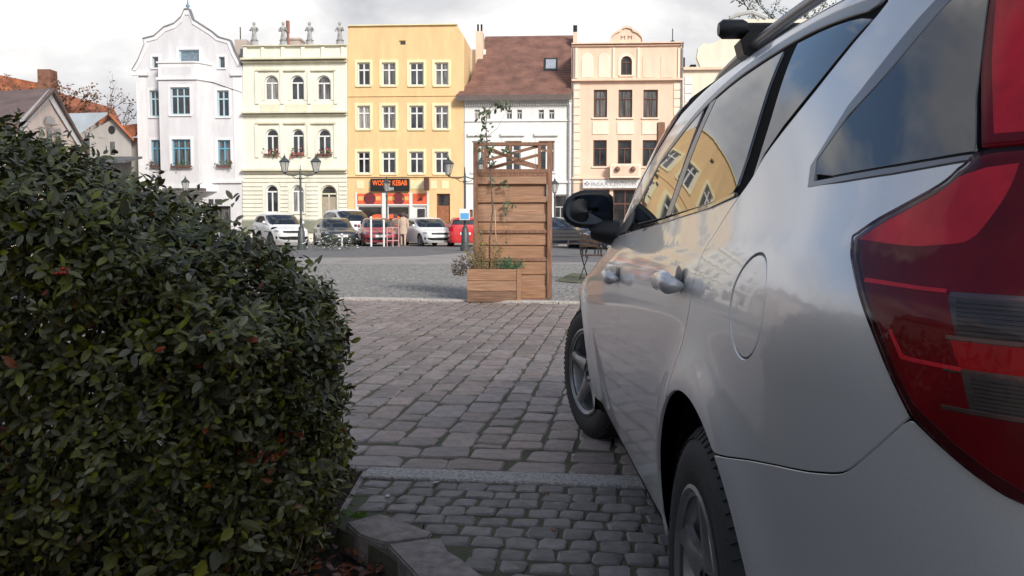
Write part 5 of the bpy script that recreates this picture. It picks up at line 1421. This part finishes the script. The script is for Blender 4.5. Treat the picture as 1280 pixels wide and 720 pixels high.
m=MB(); x_=h.c(711,130)[0]; m.tube([(x_,-.10,z_e-.3),(x_,-.10,0)],.06,8); m.build('downpipe',mat('grey_pipe',(.3,.3,.3),rough=.5,metal=.3),h.t)
sk0,sk1=h.c(676,91),h.c(694,78); tt=.44
m=MB(); sx0,sx1=zat(85,2.6,677)[1],zat(85,2.6,694)[1]
for (t0,t1,xx0,xx1,mt_,nm,lf_) in ((.37,.58,sx0,sx1,IRON,'skylight',.10),(.40,.55,sx0+.12,sx1-.12,mat('skylight_glass',(.35,.38,.42),rough=.1,spec=.9),'skylight_pane',.13)):
    m=MB(); y0=ry0+(ry1-ry0)*t0; y1=ry0+(ry1-ry0)*t1; z0=z_e+(z_r-z_e)*t0; z1=z_e+(z_r-z_e)*t1
    m.add([(xx0,y0,z0),(xx1,y0,z0),(xx1,y1,z1),(xx0,y1,z1),(xx0,y0,z0+lf_),(xx1,y0,z0+lf_),(xx1,y1,z1+lf_),(xx0,y1,z1+lf_)],[(4,5,6,7),(0,1,5,4),(1,2,6,5),(0,4,7,3),(2,3,7,6)])
    m.build(nm,mt_,h.t)
for (x0,x1,y0,y1,bk) in ((590.5,599.5,39,60,3.5),(711.5,716.5,40,62,4.5)):
    a_=zat(y0,bk,x0); b_=zat(y1,bk,x1); m=MB(); m.box(a_[1],b_[1],bk,bk+1.2,b_[0]-1.5,a_[0]); m.build('chimney',plaster('peach_chimney',(.70,.55,.42)) if x0<600 else bpy.data.materials['peach_chimney'],h.t)
    m=MB(); 
    for q in (.25,.75): m.tube([(a_[1]+(b_[1]-a_[1])*q,bk+.5,a_[0]),(a_[1]+(b_[1]-a_[1])*q,bk+.5,a_[0]+.55)],.07,6)
    m.build('chimney_pot',IRON,h.t)
# --- peach house
PEACH=plaster('peach_render',(.83,.60,.45),.12); PEACHL=plaster('light_cream_panel',(.83,.73,.58),.05); BRN=mat('brown_window_frame',(.13,.055,.035),rough=.5)
h=House('peach coloured house with scrolled pediment and brown windows',714.4,853,PEACH,trim=PEACHL)
h.window(776,70,790,94,arch=True,fr=BRN,bars='tee',surround=PEACHL)
for (x0,x1) in ((742,759),(773,790.5),(804,822.5)): h.window(x0,112,x1,147,fr=BRN,bars='tee',sill=True,gl=CURT); h.box('apron_panel',x0-1.5,152,x1+1.5,168,-.05,-.003,PEACHL)
for (x0,x1) in ((741.5,758.5),(772,789.5),(803,822)): h.window(x0,175,x1,208,fr=BRN,bars='tee',sill=True,gl=WGL)
h.window(729,237,762,292,bars='cross',fr=BRN,sill=False,gl=DARKG,name='shop_window'); h.window(766,237,812,292,bars='cross3',fr=BRN,sill=False,gl=DARKG,name='shop_window')
ped=[(853,300),(853,54),(803,54),(802,46),(797,41),(791,38.5),(789,35.5),(783.5,34),(778,35.5),(775.5,38.5),(770,41),(764,46),(762.5,54),(714.4,54),(714.4,300)]
h.build_wall(wpoly(h,ped),depth=.45,back=55)
m=MB(); pp=[h.c(*p) for p in ped[2:13]]
for i in range(len(pp)-1):
    a,b=pp[i],pp[i+1]; m.add([(a[0],-.10,a[1]-.05),(b[0],-.10,b[1]-.05),(b[0],.3,b[1]-.05),(a[0],.3,a[1]-.05),(a[0],-.10,a[1]+.09),(b[0],-.10,b[1]+.09),(b[0],.3,b[1]+.09),(a[0],.3,a[1]+.09)],[(0,1,5,4),(4,5,6,7),(3,2,6,7)])
m.build('pediment_moulding',PEACH,h.t)
sign_text(h,'M M',783,47,5,14,BRN,-.012,h.t,'monogram')
for (y0,y1,d) in ((53,56,.28),(56.01,58.5,.15),(98.5,102,.30)): h.box('cornice',714.6,y0,852.8,y1,-d,-.003,PEACH)
for (x0,x1) in ((727,742),(748,763),(803,819),(826,841)):
    a_,b_,cc,dd=h.rect(x0,66,x1,97); r=(b_-a_)/2; pl_=[(a_,cc),(b_,cc)]+[(a_+r+r*math.cos(math.pi*k/8),dd-r+r*math.sin(math.pi*k/8)) for k in range(0,9)]
    m=MB(); m.prism(pl_,-.03,-.003); m.build('blind_arch',PEACHL if x0<800 else PEACH,h.t)
for x in (719,765.5,796.5,847): h.box('pilaster',x,60,x+3.2,98,-.08,-.003,PEACHL)
for i in range(12):
    for (x0,x1) in ((715,725),(842,852.5)): h.box('quoin',x0,103+i*10.6,x1,112.4+i*10.6,-.05,-.003,PEACHL)
h.box('ledge',714.8,221.5,852,224,-.2,-.003,PEACH)
bx=h.box('balcony_box',762,205.5,800,223,-.75,-.21,PEACHL)
m=MB(); r1=h.rect(765,208,797,220); m.box(r1[0],r1[1],-.765,-.751,r1[2],r1[3]); m.build('balcony_panel',PEACH,bx)
for pxx in (771,790):
    cp=h.c(pxx,212.5); m=MB(); m.lathe([(0,-.14),(.12,-.12),(.17,-.02),(.14,.10),(.06,.16),(0,.17)],12,c=(cp[0],-.86,cp[1])); m.build('balcony_orb',mat('rust_brown_pot',(.22,.12,.09),rough=.8) if pxx==771 else bpy.data.materials['rust_brown_pot'],bx,smooth=True)
sb=h.box('sign_board',728.5,224.6,815,235.5,-.30,-.21,mat('white_fascia',(.72,.72,.70),rough=.4))
GT=mat('grey_lettering',(.28,.28,.30),rough=.5); sign_text(h,'PULKA CENTRUM TEK',774,230.3,4.2,70,GT,-.305,sb)
for (dx,dy,c) in ((0,-3,GT),(-2.2,0,BRN),(2.2,0,GT),(0,3,GT)):
    r1=h.rect(733.5+dx-1,230+dy*.6-1,733.5+dx+1,230+dy*.6+1); m=MB(); m.box(r1[0],r1[1],-.305,-.301,r1[2],r1[3]); m.build('logo_mark',c,sb)
m=MB(); p=h.c(843,54); m.tube([(p[0],1,p[1]),(p[0],1,p[1]+1.1)],.03,5); m.tube([(p[0],1,p[1]),(p[0],1,p[1]+.35)],.12,6); m.build('antenna',IRON,h.t)
for (xx,par_) in ((303.2,None),):
    pass
m=MB(); x_=h.c(716.5,130)[0]
m.tube([(x_,-.08,h.c(716,60)[1]),(x_,-.08,0)],.05,8); m.build('downpipe',bpy.data.materials['grey_pipe'],h.t)
m=MB(); x_=h.c(852,130)[0]; m.tube([(x_,-.36,h.c(716,56)[1]),(x_,-.12,h.c(716,62)[1]),(x_,-.12,0)],.05,8); m.build('downpipe',bpy.data.materials['grey_pipe'],h.t)
# --- last house, partly behind the car
h=House('peach house with large scrolled gable half hidden by the silver car',853.6,1010,PEACHL,trim=PEACHL)
h.window(878,143,890,175,fr=WHITEF,bars='cross'); h.window(915,143,930,175,fr=WHITEF,bars='cross')
for (x0,x1) in ((878,892),(915,929),(960,974)): h.window(x0,185,x1,215,fr=WHITEF,bars='cross')
h.build_wall(wpoly(h,[(1010,300),(1010,24),(958,24),(915,24),(912,22),(906,30),(908,36),(903,44),(897,52),(886,55),(880,54),(873,60),(871,72),(876,84),(853.6,84),(853.6,300)]),depth=.45,back=85)
h.box('cornice',853.8,84,915,88,-.25,-.003,PEACH)
for i in range(14): h.box('quoin',856,96+i*11,865,105.5+i*11,-.05,-.003,WTRIM)
m=MB(); r1=h.rect(854.5,68,859,84); m.box(r1[0],r1[1],1,2,r1[2],r1[3]); r1=h.rect(866,77,873,84); m.box(r1[0],r1[1],1,2,r1[2],r1[3]); m.build('chimney',IRON,h.t)
m=MB(); gp=[h.c(*p) for p in ((912,22),(925,17),(940,15),(958,22))]; m.tube([(p[0],.0,p[1]) for p in gp],.14,6); m.build('gable_moulding',bpy.data.materials['grey_small_frame'],h.t)
# ------------------------------------------------------------------ low houses at far left
REDT=mat('orange_red_tiles',(.36,.115,.05),rough=.8,var=.3,scale=.9,grime=.45); DKT=mat('dark_brown_roof',(.165,.11,.095),rough=.7,var=.2,scale=1,stretch=(1,1,1))
def poly3(name,pts,mt,parent,thick=(0,.3,0)):
    P3=[Vector(p)-Vector(parent.location) for p in pts]; n=len(P3); tv=Vector(thick); m=MB()
    m.add([tuple(p) for p in P3]+[tuple(p+tv) for p in P3],[tuple(range(n)),tuple(range(2*n-1,n-1,-1))]+[(i,(i+1)%n,(i+1)%n+n,i+n) for i in range(n)]); return m.build(name,mt,parent)
def G0(p): return Vector((p.x,p.y,0))
PINKW=plaster('pale_pink_render',(.74,.61,.53),.12)
# pink gabled house, seen on its corner
na=at(27,157,33); ap=at(62,119,38); fb=at(106,190,43)
t=thing('low_house','low pale pink gabled house with dark roof behind the hedge','house',(na.x,33,0))
wn=poly3('wall',[G0(na),na,ap,fb,G0(fb)],PINKW,t,(-.35,.5,0))
bk=Vector((-14,4,0)); ap2=ap+bk; na2=na+bk
poly3('roof',[na+Vector((.1,-.25,-.12)),ap+Vector((.25,-.1,.12)),ap2+Vector((0,0,.1)),na2+Vector((0,-.2,-.1))],DKT,t,(0,.1,.18))
poly3('roof',[fb+Vector((.1,.2,-.1)),ap+Vector((.25,-.1,.12)),ap2,fb+bk],DKT,t,(0,.1,.12))
poly3('wall',[G0(na),na,na2,G0(na2)],PINKW,t,(0,.2,0))
poly3('verge_trim',[na+Vector((.05,-.2,-.25)),ap+Vector((.05,-.2,-.2)),ap+Vector((.05,-.2,.20)),na+Vector((.05,-.2,.18))],WTRIM,t,(.08,-.12,0))
poly3('verge_trim',[fb+Vector((.05,-.2,-.2)),ap+Vector((.06,-.2,-.2)),ap+Vector((.06,-.2,.20)),fb+Vector((.05,-.2,.2))],WTRIM,t,(.08,-.12,0))
def wallpt(px,py):      # on the pink gable plane
    n=(fb-na).cross(Vector((0,0,1))).normalized(); r=Vector(ray(px,py)); tt=(na-Vector((0,0,H))).dot(n)/r.dot(n); return Vector((0,0,H))+r*tt
nrm=(fb-na).cross(Vector((0,0,1))).normalized()
if nrm.y>0: nrm=-nrm
pts=[wallpt(64+6.5*math.cos(math.pi*k/8),155-10*math.sin(math.pi*k/8))+nrm*.04 for k in range(9)]; poly3('arched_window',pts,WGL,t,tuple(nrm*.02))
for px in (53,64,75): 
    pts=[wallpt(px+2.6*math.cos(math.pi*k/6),164-4*math.sin(math.pi*k/6))+nrm*.04 for k in range(7)]+[wallpt(px-2.6,178)+nrm*.04,wallpt(px+2.6,178)+nrm*.04]; poly3('arched_window',pts,CURT,t,tuple(nrm*.02))
# grey gabled house
GREYB=plaster('taupe_render',(.42,.39,.36),.15)
Y=52; t=thing('low_house','low taupe gabled house with pale metal roof and round window','house',(at(112,200,Y).x,Y,0))
a,b,c,d,e=[at(x,y,Y) for x,y in ((112,230),(112,165),(140,149),(164,175),(164,230))]
poly3('wall',[G0(a),b,c,d,G0(e)],GREYB,t,(-3.9,7,0))
bk=Vector((-9.0,3.0,.25))
poly3('roof',[b+Vector((-.3,-.4,-.1)),c+Vector((-.1,-.4,.2)),c+bk+Vector((0,0,.2)),b+bk+Vector((-.5,0,0))],mat('pale_metal_roof',(.50,.54,.56),rough=.45,metal=.2,var=.08,scale=1),t,(0,.1,.15))
poly3('roof',[d+Vector((.3,-.4,-.1)),c+Vector((0,-.4,.2)),c+Vector((-3.9,7,.2)),d+Vector((-3.6,7,0))],REDT,t,(0,.1,.15))
cc=at(139.5,162,Y-.06); poly3('round_window',[cc+Vector((.20*math.cos(k*.7854),0,.24*math.sin(k*.7854))) for k in range(8)],IRON,t,(0,.05,0))
for q in ((138,177,143,193),): 
    a,b=at(q[0],q[3],Y-.05),at(q[2],q[1],Y-.05); poly3('window',[a,Vector((b.x,a.y,a.z)),b,Vector((a.x,a.y,b.z))],CURT,t,(0,.04,0))
a,b=at(112,196,Y-1.4),at(166,205,Y-1.4); poly3('lean_to_roof',[Vector((a.x,Y-2.4,b.z)),Vector((b.x,Y-2.4,b.z)),Vector((b.x,Y-.06,a.z)),Vector((a.x,Y-.06,a.z))],bpy.data.materials['slate_roof'],t,(0,0,.12))
# long red roofed house behind
Y=66; pr=[at(x,y,Y) for x,y in ((-60,86),(0,94),(45,103),(70,115),(140,135),(150,152),(150,215),(-60,215))]
t=thing('red_roofed_house','long house with a weathered orange red tiled roof behind the low houses','house',(at(40,200,Y).x,Y,0))
sl_=Vector((0,-6,0)); lo=[at(x,y,Y-5) for x,y in ((-60,150),(150,156))]
poly3('roof',[pr[0],pr[1],pr[2],pr[3],pr[4],lo[1],lo[0]],REDT,t,(0,.3,.02))
poly3('wall',[G0(lo[0]),lo[0],lo[1],G0(lo[1])],GREYB,t,(0,.3,0))
a,b=at(52,112,Y-2),at(67,88,Y-2); m=MB(); m.box(a.x-t.location.x,b.x-t.location.x,-2.5,-1.5,a.z-1.5,b.z); m.build('chimney',mat('brick_chimney',(.26,.12,.08),rough=.9,var=.3,scale=2,grime=.4),t)
t=thing('brick_house','small dark red roofed building squeezed beside the tall grey house','house',(at(160,200,60).x,60,0))
a,b,c,d=[at(x,y,60) for x,y in ((150,157),(176,154),(176,172),(150,172))]; poly3('roof',[a,b,c+Vector((0,-1,0)),d+Vector((0,-1,0))],REDT,t,(0,.3,0)); poly3('wall',[G0(d),d,c,G0(c)],GREYB,t,(0,.3,0))
a,b=at(152,182,58.8),at(162,205,58.8); poly3('window',[a,Vector((b.x,a.y,a.z)),b,Vector((a.x,a.y,b.z))],WGL,t,(0,.05,0))
# ------------------------------------------------------------------ trees
def bare_tree(name,label,loc,hgt,spread,seed,leafmat,nleaf,bark=BARK,ls=(.1,.2)):
    rn=random.Random(seed); t=thing(name,label,'tree',tuple(loc)); mt_=MB(); mb=MB(); ml=MB(); V0,F0=leaf_geo(1,.7,.2,.2); tips=[]
    def grow(p,d,L,r,lv):
        pts=[p]; 
        for k in range(4):
            d=(d+Vector((rn.uniform(-1,1),rn.uniform(-1,1),rn.uniform(-.4,.8)))*.20).normalized(); p=p+d*L/4; pts.append(p)
        (mt_ if lv==0 else mb).tube(pts,[r*(1-.35*k/4) for k in range(5)],6 if lv<2 else 3,cap=False)
        if lv>=4: tips.extend(pts[1:]); return
        for k in range(rn.choice((3,4)) if lv<3 else 4):
            nd=(d*.8+Vector((rn.uniform(-1,1),rn.uniform(-1,1),rn.uniform(-.3,.8)))*spread).normalized(); grow(pts[rn.choice((2,3,4))],nd,L*rn.uniform(.55,.75),r*.5,lv+1)
    grow(Vector((0,0,0)),Vector((0,0,1)),hgt*.42,hgt*.018,0)
    mt_.build('trunk',bark,t,smooth=True); mb.build('branches',bark,t,smooth=True,kind='stuff')
    for k in range(nleaf):
        p=rn.choice(tips)+Vector((rn.gauss(0,.12),rn.gauss(0,.12),rn.gauss(0,.12))); a=rn.uniform(0,6.28)
        ml.add(orient(V0,p,Vector((math.cos(a),math.sin(a),rn.uniform(-1,.3))),Vector((rn.uniform(-.5,.5),-.6,.6)),rn.uniform(*ls)),F0)
    if nleaf: ml.build('leaves',leafmat,t,kind='stuff',fixn=False)
    return t
AUT=mat('autumn_leaf',(.20,.085,.035),rough=.7,var=.3,scale=3,island=.5,col2=(.11,.06,.03))
DT=mat('dark_twigs',(.05,.045,.04),rough=.9)
b=at(72,282,60); bare_tree('autumn_tree','thin autumn tree with sparse brown leaves by the chimney',(b.x,60,0),12.0,.62,3,AUT,3200,ls=(.10,.22))
b=at(88,282,62); bare_tree('autumn_tree','smaller autumn tree right of the chimney, above the red roof',(b.x,62,0),10.4,.6,9,AUT,800,ls=(.10,.22))
b=at(28,282,62); bare_tree('autumn_tree','low autumn tree left of the chimney, half behind the dark roof',(b.x,62,0),10.0,.6,5,AUT,800,ls=(.10,.22))
b=at(1022,282,66); bare_tree('leafless_tree','tall leafless tree rising above the roof of the silver car',(b.x,66,0),24,.95,12,LFT,6500,bark=DT,ls=(.10,.2))
# ------------------------------------------------------------------ parked cars across the square
CARM={}
def cpaint(name,col,metal=0): return mat(name,col,rough=.3,metal=metal,var=.02,coat=1)
def far_car(label,px,py,Y,rz,paint,scale=(1,1,1),seen='front',van=False,plate=True,name='parked_car'):
    p=gr(px,py); t=thing(name,label,'van' if van else 'car',(at(px,py,Y).x,Y,0),rz,'vehicles parked before the houses'); t.scale=scale
    yo=-1.31
    def fin(o):
        if isinstance(o,tuple):
            for a in o: fin(a)
            return o
        for v in o.data.vertices: v.co.y+=yo
        return o
    def skip(S,v):
        q=P(S,v,False)
        for wy in (0,WB):
            if math.hypot(q[1]-wy,q[2]-WR)<.37 and abs(q[0])>.6: return True
        return False
    fin(gridpatch('body',-1.825,4.445,76,.20,1.5095,28,paint,t,skip=skip))
    fin(gridpatch('inner_shell',-1.825,4.445,40,.20,1.4,12,SHELL,t,off=-.02,skip=skip))
    K=dict(gap=0,rim=.01,res=.09,sm_it=1,arch=False,off=.006)
    fin(patch('windscreen',[(2.95,1.05),(2.45,1.17),(1.9,1.30),(1.75,1.38),(3.6,1.41),(4.445,1.41),(4.445,1.035),(3.6,1.035)],GLASS,t,both=True,**K))
    fin(patch('side_glass',[(2.15,1.05),(1.2,1.08),(.25,1.10),(-.5,1.14),(-.55,1.30),(.2,1.37),(.9,1.36),(1.4,1.28),(1.9,1.15)],GLASS,t,mirror=True,**K))
    fin(patch('rear_window',[(-1.05,1.10),(-1.02,1.34),(-1.825,1.38),(-1.825,1.10)],GLASS,t,both=True,**K))
    fin(patch('headlamp',[(3.2,.70),(3.42,.80),(3.62,.79),(3.74,.68),(3.5,.64)],mat('headlamp_glass',(.55,.57,.6),rough=.1,metal=.4,var=.3,scale=12) if 'headlamp_glass' not in bpy.data.materials else bpy.data.materials['headlamp_glass'],t,mirror=True,**K))
    fin(patch('grille',[(3.92,.60),(3.90,.72),(4.445,.73),(4.445,.60)],BLACKP,t,both=True,**K))
    fin(patch('lower_intake',[(3.75,.33),(3.65,.45),(4.445,.46),(4.445,.32)],BLACKP,t,both=True,**K))
    fin(patch('fog_lamp_bay',[(3.35,.36),(3.4,.48),(3.58,.47),(3.58,.36)],BLACKP,t,mirror=True,**K))
    fin(patch('tail_lamp',[(-.70,.78),(-.68,.98),(-1.2,1.0),(-1.22,.78)],LENSR,t,mirror=True,**K))
    m=MB(); m.box(-.26,.26,3.552,3.562,.475,.585); fin(m.build('number_plate',WHT,t)); m=MB(); m.box(-.26,.26,-.945,-.93,.60,.72); fin(m.build('number_plate',WHT,t))
    for (x_,y_) in ((-.80,0),(.80,0),(-.80,WB),(.80,WB)):
        w_=bpy.data.objects.new('wheel',None); COL.objects.link(w_); w_.parent=t; w_.location=(x_,y_+yo,WR)
        m=MB(); m.lathe([(.20,-.09),(.29,-.10),(.315,-.08),(.3175,0),(.315,.08),(.29,.10),(.20,.09)],24,axis='x'); m.build('tyre',RUBBER,w_,smooth=40)
        m=MB(); m.lathe([(0,-.07),(.05,-.075),(.06,-.05),(.18,-.06),(.205,-.088)],15,axis='x'); m.lathe([(0,.07),(.05,.075),(.06,.05),(.18,.06),(.205,.088)],15,axis='x'); m.build('rim',ALLOY,w_)
    for s_ in (-1,1):
        m=MB(); V=[]
        m.lathe([(0,-.05),(.07,-.03),(.085,.02),(.05,.08),(0,.09)],10,axis='y',c=(s_*.97,1.93+yo,1.06)); m.build('door_mirror',paint,t,smooth=True)
    return t
WHITEP=mat('white_car_paint',(.80,.80,.79),rough=.35,var=.02); DARKP=cpaint('dark_grey_paint',(.035,.042,.05)); PINKP=cpaint('faded_red_paint',(.42,.06,.08)); REDP=cpaint('bright_red_paint',(.60,.03,.035)); BLUEP=cpaint('dark_blue_paint',(.03,.04,.07))
PI=math.pi
far_car('white sports utility car facing the square, left beside the hedge top',350,306,44.5,PI-R(-32),WHITEP,(1.0,1.0,1.10))
far_car('dark grey hatchback with white number plate, between white car and faded red car',419,306,46,PI+R(22),DARKP,(.97,.9,.96))
far_car('white panel van parked behind the dark grey hatchback',437,302,50.5,PI+R(35),WHITEP,(1.08,1.05,1.30),van=True,name='parked_van')
far_car('faded red hatchback parked in front of the kebab shop windows',471,306,46,PI+R(14),PINKP,(.97,.9,.95))
far_car('white saloon with black grille right of the kebab shop entrance',535,306.5,45.5,PI+R(24),WHITEP,(.98,.95,.96))
far_car('white car mostly hidden behind the white saloon',521,303,51,PI+R(15),WHITEP,(.95,.9,.95))
far_car('bright red hatchback seen from behind, beside the timber screen',581,307,45,R(4),REDP,(.97,.9,.97))
far_car('dark blue car with pale plate seen beneath the wing mirror',742,310,40,PI+R(8),BLUEP,(1,.95,.95))
far_car('dark car parked right of the timber screen by the white house',700,309,43,PI+R(60),BLUEP,(1,.95,.95))
# ------------------------------------------------------------------ people
SKIN=mat('skin',(.50,.30,.22),rough=.6,var=.05)
def person(label,px,Y,coat,legs,hair,rz,hh=1.7,lean=0,stride=.12):
    x=at(px,300,Y).x; t=thing('person',label,'person',(x,Y,0),rz); k=hh/1.7
    J={'pel':(0,0,.93),'ch':(0,.01,1.25),'nk':(0,.0,1.44),'hd':(0,-.01,1.56),'top':(0,-.01,1.68)}
    vs=[(0,0,.93),(0,.01,1.10),(0,.01,1.28),(0,0,1.42),(0,-.01,1.50),(0,-.015,1.60),(0,-.01,1.68),
        (.10,0,.88),(.10,-stride,.48),(.10,-stride*.7,.08),(.10,-stride-.12,.03),
        (-.10,0,.88),(-.10,stride*.6,.48),(-.10,stride,.08),(-.10,stride-.12,.03),
        (.19,0,1.38),(.24,.0,1.10),(.22,-.14,.90),(.22,-.19,.84),
        (-.19,0,1.38),(-.24,.02,1.10),(-.22,-.08,.88),(-.22,-.12,.81)]
    es=[(0,1),(1,2),(2,3),(3,4),(4,5),(5,6),(0,7),(7,8),(8,9),(9,10),(0,11),(11,12),(12,13),(13,14),(3,15),(15,16),(16,17),(17,18),(3,19),(19,20),(20,21),(21,22)]
    rad=[.15,.14,.16,.10,.055,.095,.07,.10,.065,.05,.04,.10,.065,.05,.04,.065,.05,.038,.03,.065,.05,.038,.03]
    me=bpy.data.meshes.new('body'); me.from_pydata(vs,es,[]); o=bpy.data.objects.new('body',me); COL.objects.link(o)
    md=o.modifiers.new('s','SKIN'); 
    for i,sv in enumerate(me.skin_vertices[0].data): sv.radius=(rad[i],rad[i]*(.8 if i in(0,1,2) else 1)); sv.use_root=(i==0)
    o.modifiers.new('u','SUBSURF').levels=1
    dg=bpy.context.evaluated_depsgraph_get(); me2=bpy.data.meshes.new_from_object(o.evaluated_get(dg)); o.modifiers.clear(); o.data=me2; me2.name='body'
    for m_ in (SKIN,legs): me2.materials.append(m_)
    for p_ in me2.polygons: p_.material_index=1 if p_.center.z<.95 and abs(p_.center.x)<.2 else 0; p_.use_smooth=True
    o.parent=t
    m=MB(); m.lathe([(.20,.62),(.215,.80),(.185,1.0),(.19,1.2),(.205,1.34),(.14,1.44),(.07,1.47)],14); 
    m.v=[(a,b*.72,c) for a,b,c in m.v]
    for s_ in (-1,1):
        b=[vs[15],vs[16],vs[17]] if s_>0 else [vs[19],vs[20],vs[21]]; m.tube(b,[.085,.070,.055],8)
    m.build('coat',coat,t,smooth=50)
    m=MB(); m.lathe([(.0,1.72),(.07,1.705),(.108,1.64),(.112,1.57),(.09,1.52)],12,c=(0,.012,0)); m.build('hair',hair,t,smooth=True)
    t.scale=(k,k,k); return t
BEIGE=mat('beige_cloth',(.55,.42,.32),rough=.9,var=.1); DCL=mat('dark_cloth',(.05,.05,.06),rough=.9); BRNH=mat('brown_hair',(.10,.06,.04),rough=.7); GRC=mat('grey_brown_cloth',(.20,.15,.13),rough=.9)
person('person in a long beige coat standing before the kebab shop',504,44.5,BEIGE,BEIGE,BRNH,PI,1.66)
person('person in grey brown jacket standing left of the one in beige',494.5,46.5,GRC,DCL,BRNH,PI+.6,1.6)
# white posts and barrier by the kerb
for i,(px,lab) in enumerate(((464,'slim white post in front of the faded red hatchback'),(427.5,'short white post right by the dark hatchback wheel'),(480,'slim pale post left of the pink barrier'))):
    b=at(px,307,43.6 if i!=1 else 43.2); m=MB(); m.lathe([(.05,0),(.05,(1.35,.55,1.2)[i]),(.08,(1.38,.58,1.23)[i]),(.03,(1.46,.64,1.3)[i]),(0,(1.48,.66,1.32)[i])],10); o=m.build('bollard',WHT,smooth=40); o.location=(b.x,b.y,0); tag(o,lab,'bollard','white posts along the square')
PKB=mat('pink_white_paint',(.70,.42,.40),rough=.6)
x0=at(484,307,43.4).x; t=thing('barrier','low pinkish white tubular barrier before the faded red hatchback','barrier',(x0,43.4,0))
for k in range(3):
    m=MB(); m.tube([(k*.28,0,0),(k*.28,0,.95)],.022,6); m.build('upright',PKB,t)
for z in (.3,.93):
    m=MB(); m.tube([(0,0,z),(.56,0,z)],.02,6); m.build('rail',PKB,t)
for i,(px,py) in enumerate(((436,312),(470,316),(500,310))): pass
# shrub/flower bed by the lamp foot
b=gr(381,318); rn=random.Random(5); t=thing('flower_bush','small bush with white and purple flowers at the foot of the left lamp','bush',(b.x,37,0)); V0,F0=leaf_geo(1,.7,.2,.2)
m=MB()
for k in range(700):
    r_=abs(rn.gauss(0,.45)); a=rn.uniform(0,6.28); q=Vector((r_*math.cos(a)*2.0,r_*math.sin(a)*.6,rn.uniform(0,.55)*(1-min(1,r_/1.2)**2)+.05)); a=rn.uniform(0,6.28)
    m.add(orient(V0,q,Vector((math.cos(a),math.sin(a),.5)),Vector((0,-.5,1)),rn.uniform(.05,.10)),F0,0 if rn.random()<.8 else 1)
m.build('leaves',[LFT,WHT],t,kind='stuff',fixn=False)
# ------------------------------------------------------------------ unseen house, added behind the camera to shade the foreground
t=thing('shading_house','unseen grey rendered four storey house added behind the camera to shade the foreground','house',(0,0,0))
def rear_block(x0,x1,yf,hgt,mt_):
    m=MB(); m.box(x0,x1,yf-9,yf,0,hgt); m.build('wall',mt_,t)
    m=MB(); m.add([(x0-.3,yf+.4,hgt),(x1+.3,yf+.4,hgt),(x1+.3,yf-4.5,hgt+3.2),(x0-.3,yf-4.5,hgt+3.2),(x0-.3,yf-9.4,hgt),(x1+.3,yf-9.4,hgt)],[(0,1,2,3),(3,2,5,4),(0,3,4),(1,5,2)]); m.build('roof',DKT,t)
    for i in range(int((x1-x0)/3.2)):
        for z in (1.0,4.2,7.4,10.4):
            if z+1.8>hgt: continue
            x=x0+1.0+i*3.2; m=MB(); m.box(x,x+1.1,yf+.004,yf+.05,z,z+1.7); o=m.build('window',WHITEF,t); m=MB(); m.box(x+.08,x+1.02,yf+.052,yf+.06,z+.08,z+1.62); m.build('pane',WGL,o)
rear_block(1.0,24,-9.5,11.2,GREYW)

t=thing('reflected_house','unseen plain ochre house row added left of the frame for the silver car to reflect','house',(-24,-2,0),R(90))  # unseen row, added as a reflection in the car body
OCH=plaster('dull_ochre_render',(.42,.36,.27),.2)
for (x0,x1,hh,mt_) in ((-18,-6.01,7.5,OCH),(-6,5,9,GREYB),(5.01,16,7.8,OCH)):
    m=MB(); m.box(x0,x1,0,8,0,hh); m.build('wall',mt_,t)
    m=MB(); m.add([(x0,-.4,hh),(x1,-.4,hh),(x1,4,hh+3),(x0,4,hh+3),(x0,8.4,hh),(x1,8.4,hh)],[(0,1,2,3),(3,2,5,4),(0,3,4),(1,5,2)]); m.build('roof',DKT,t)
    for i in range(3):
        for z in (1.0,4.4):
            x=x0+1.2+i*3.5; m=MB(); m.box(x,x+1.1,-.05,-.004,z,z+1.8); o=m.build('window',WHITEF,t); m=MB(); m.box(x+.09,x+1.01,-.06,-.052,z+.09,z+1.7); m.build('pane',WGL,o)
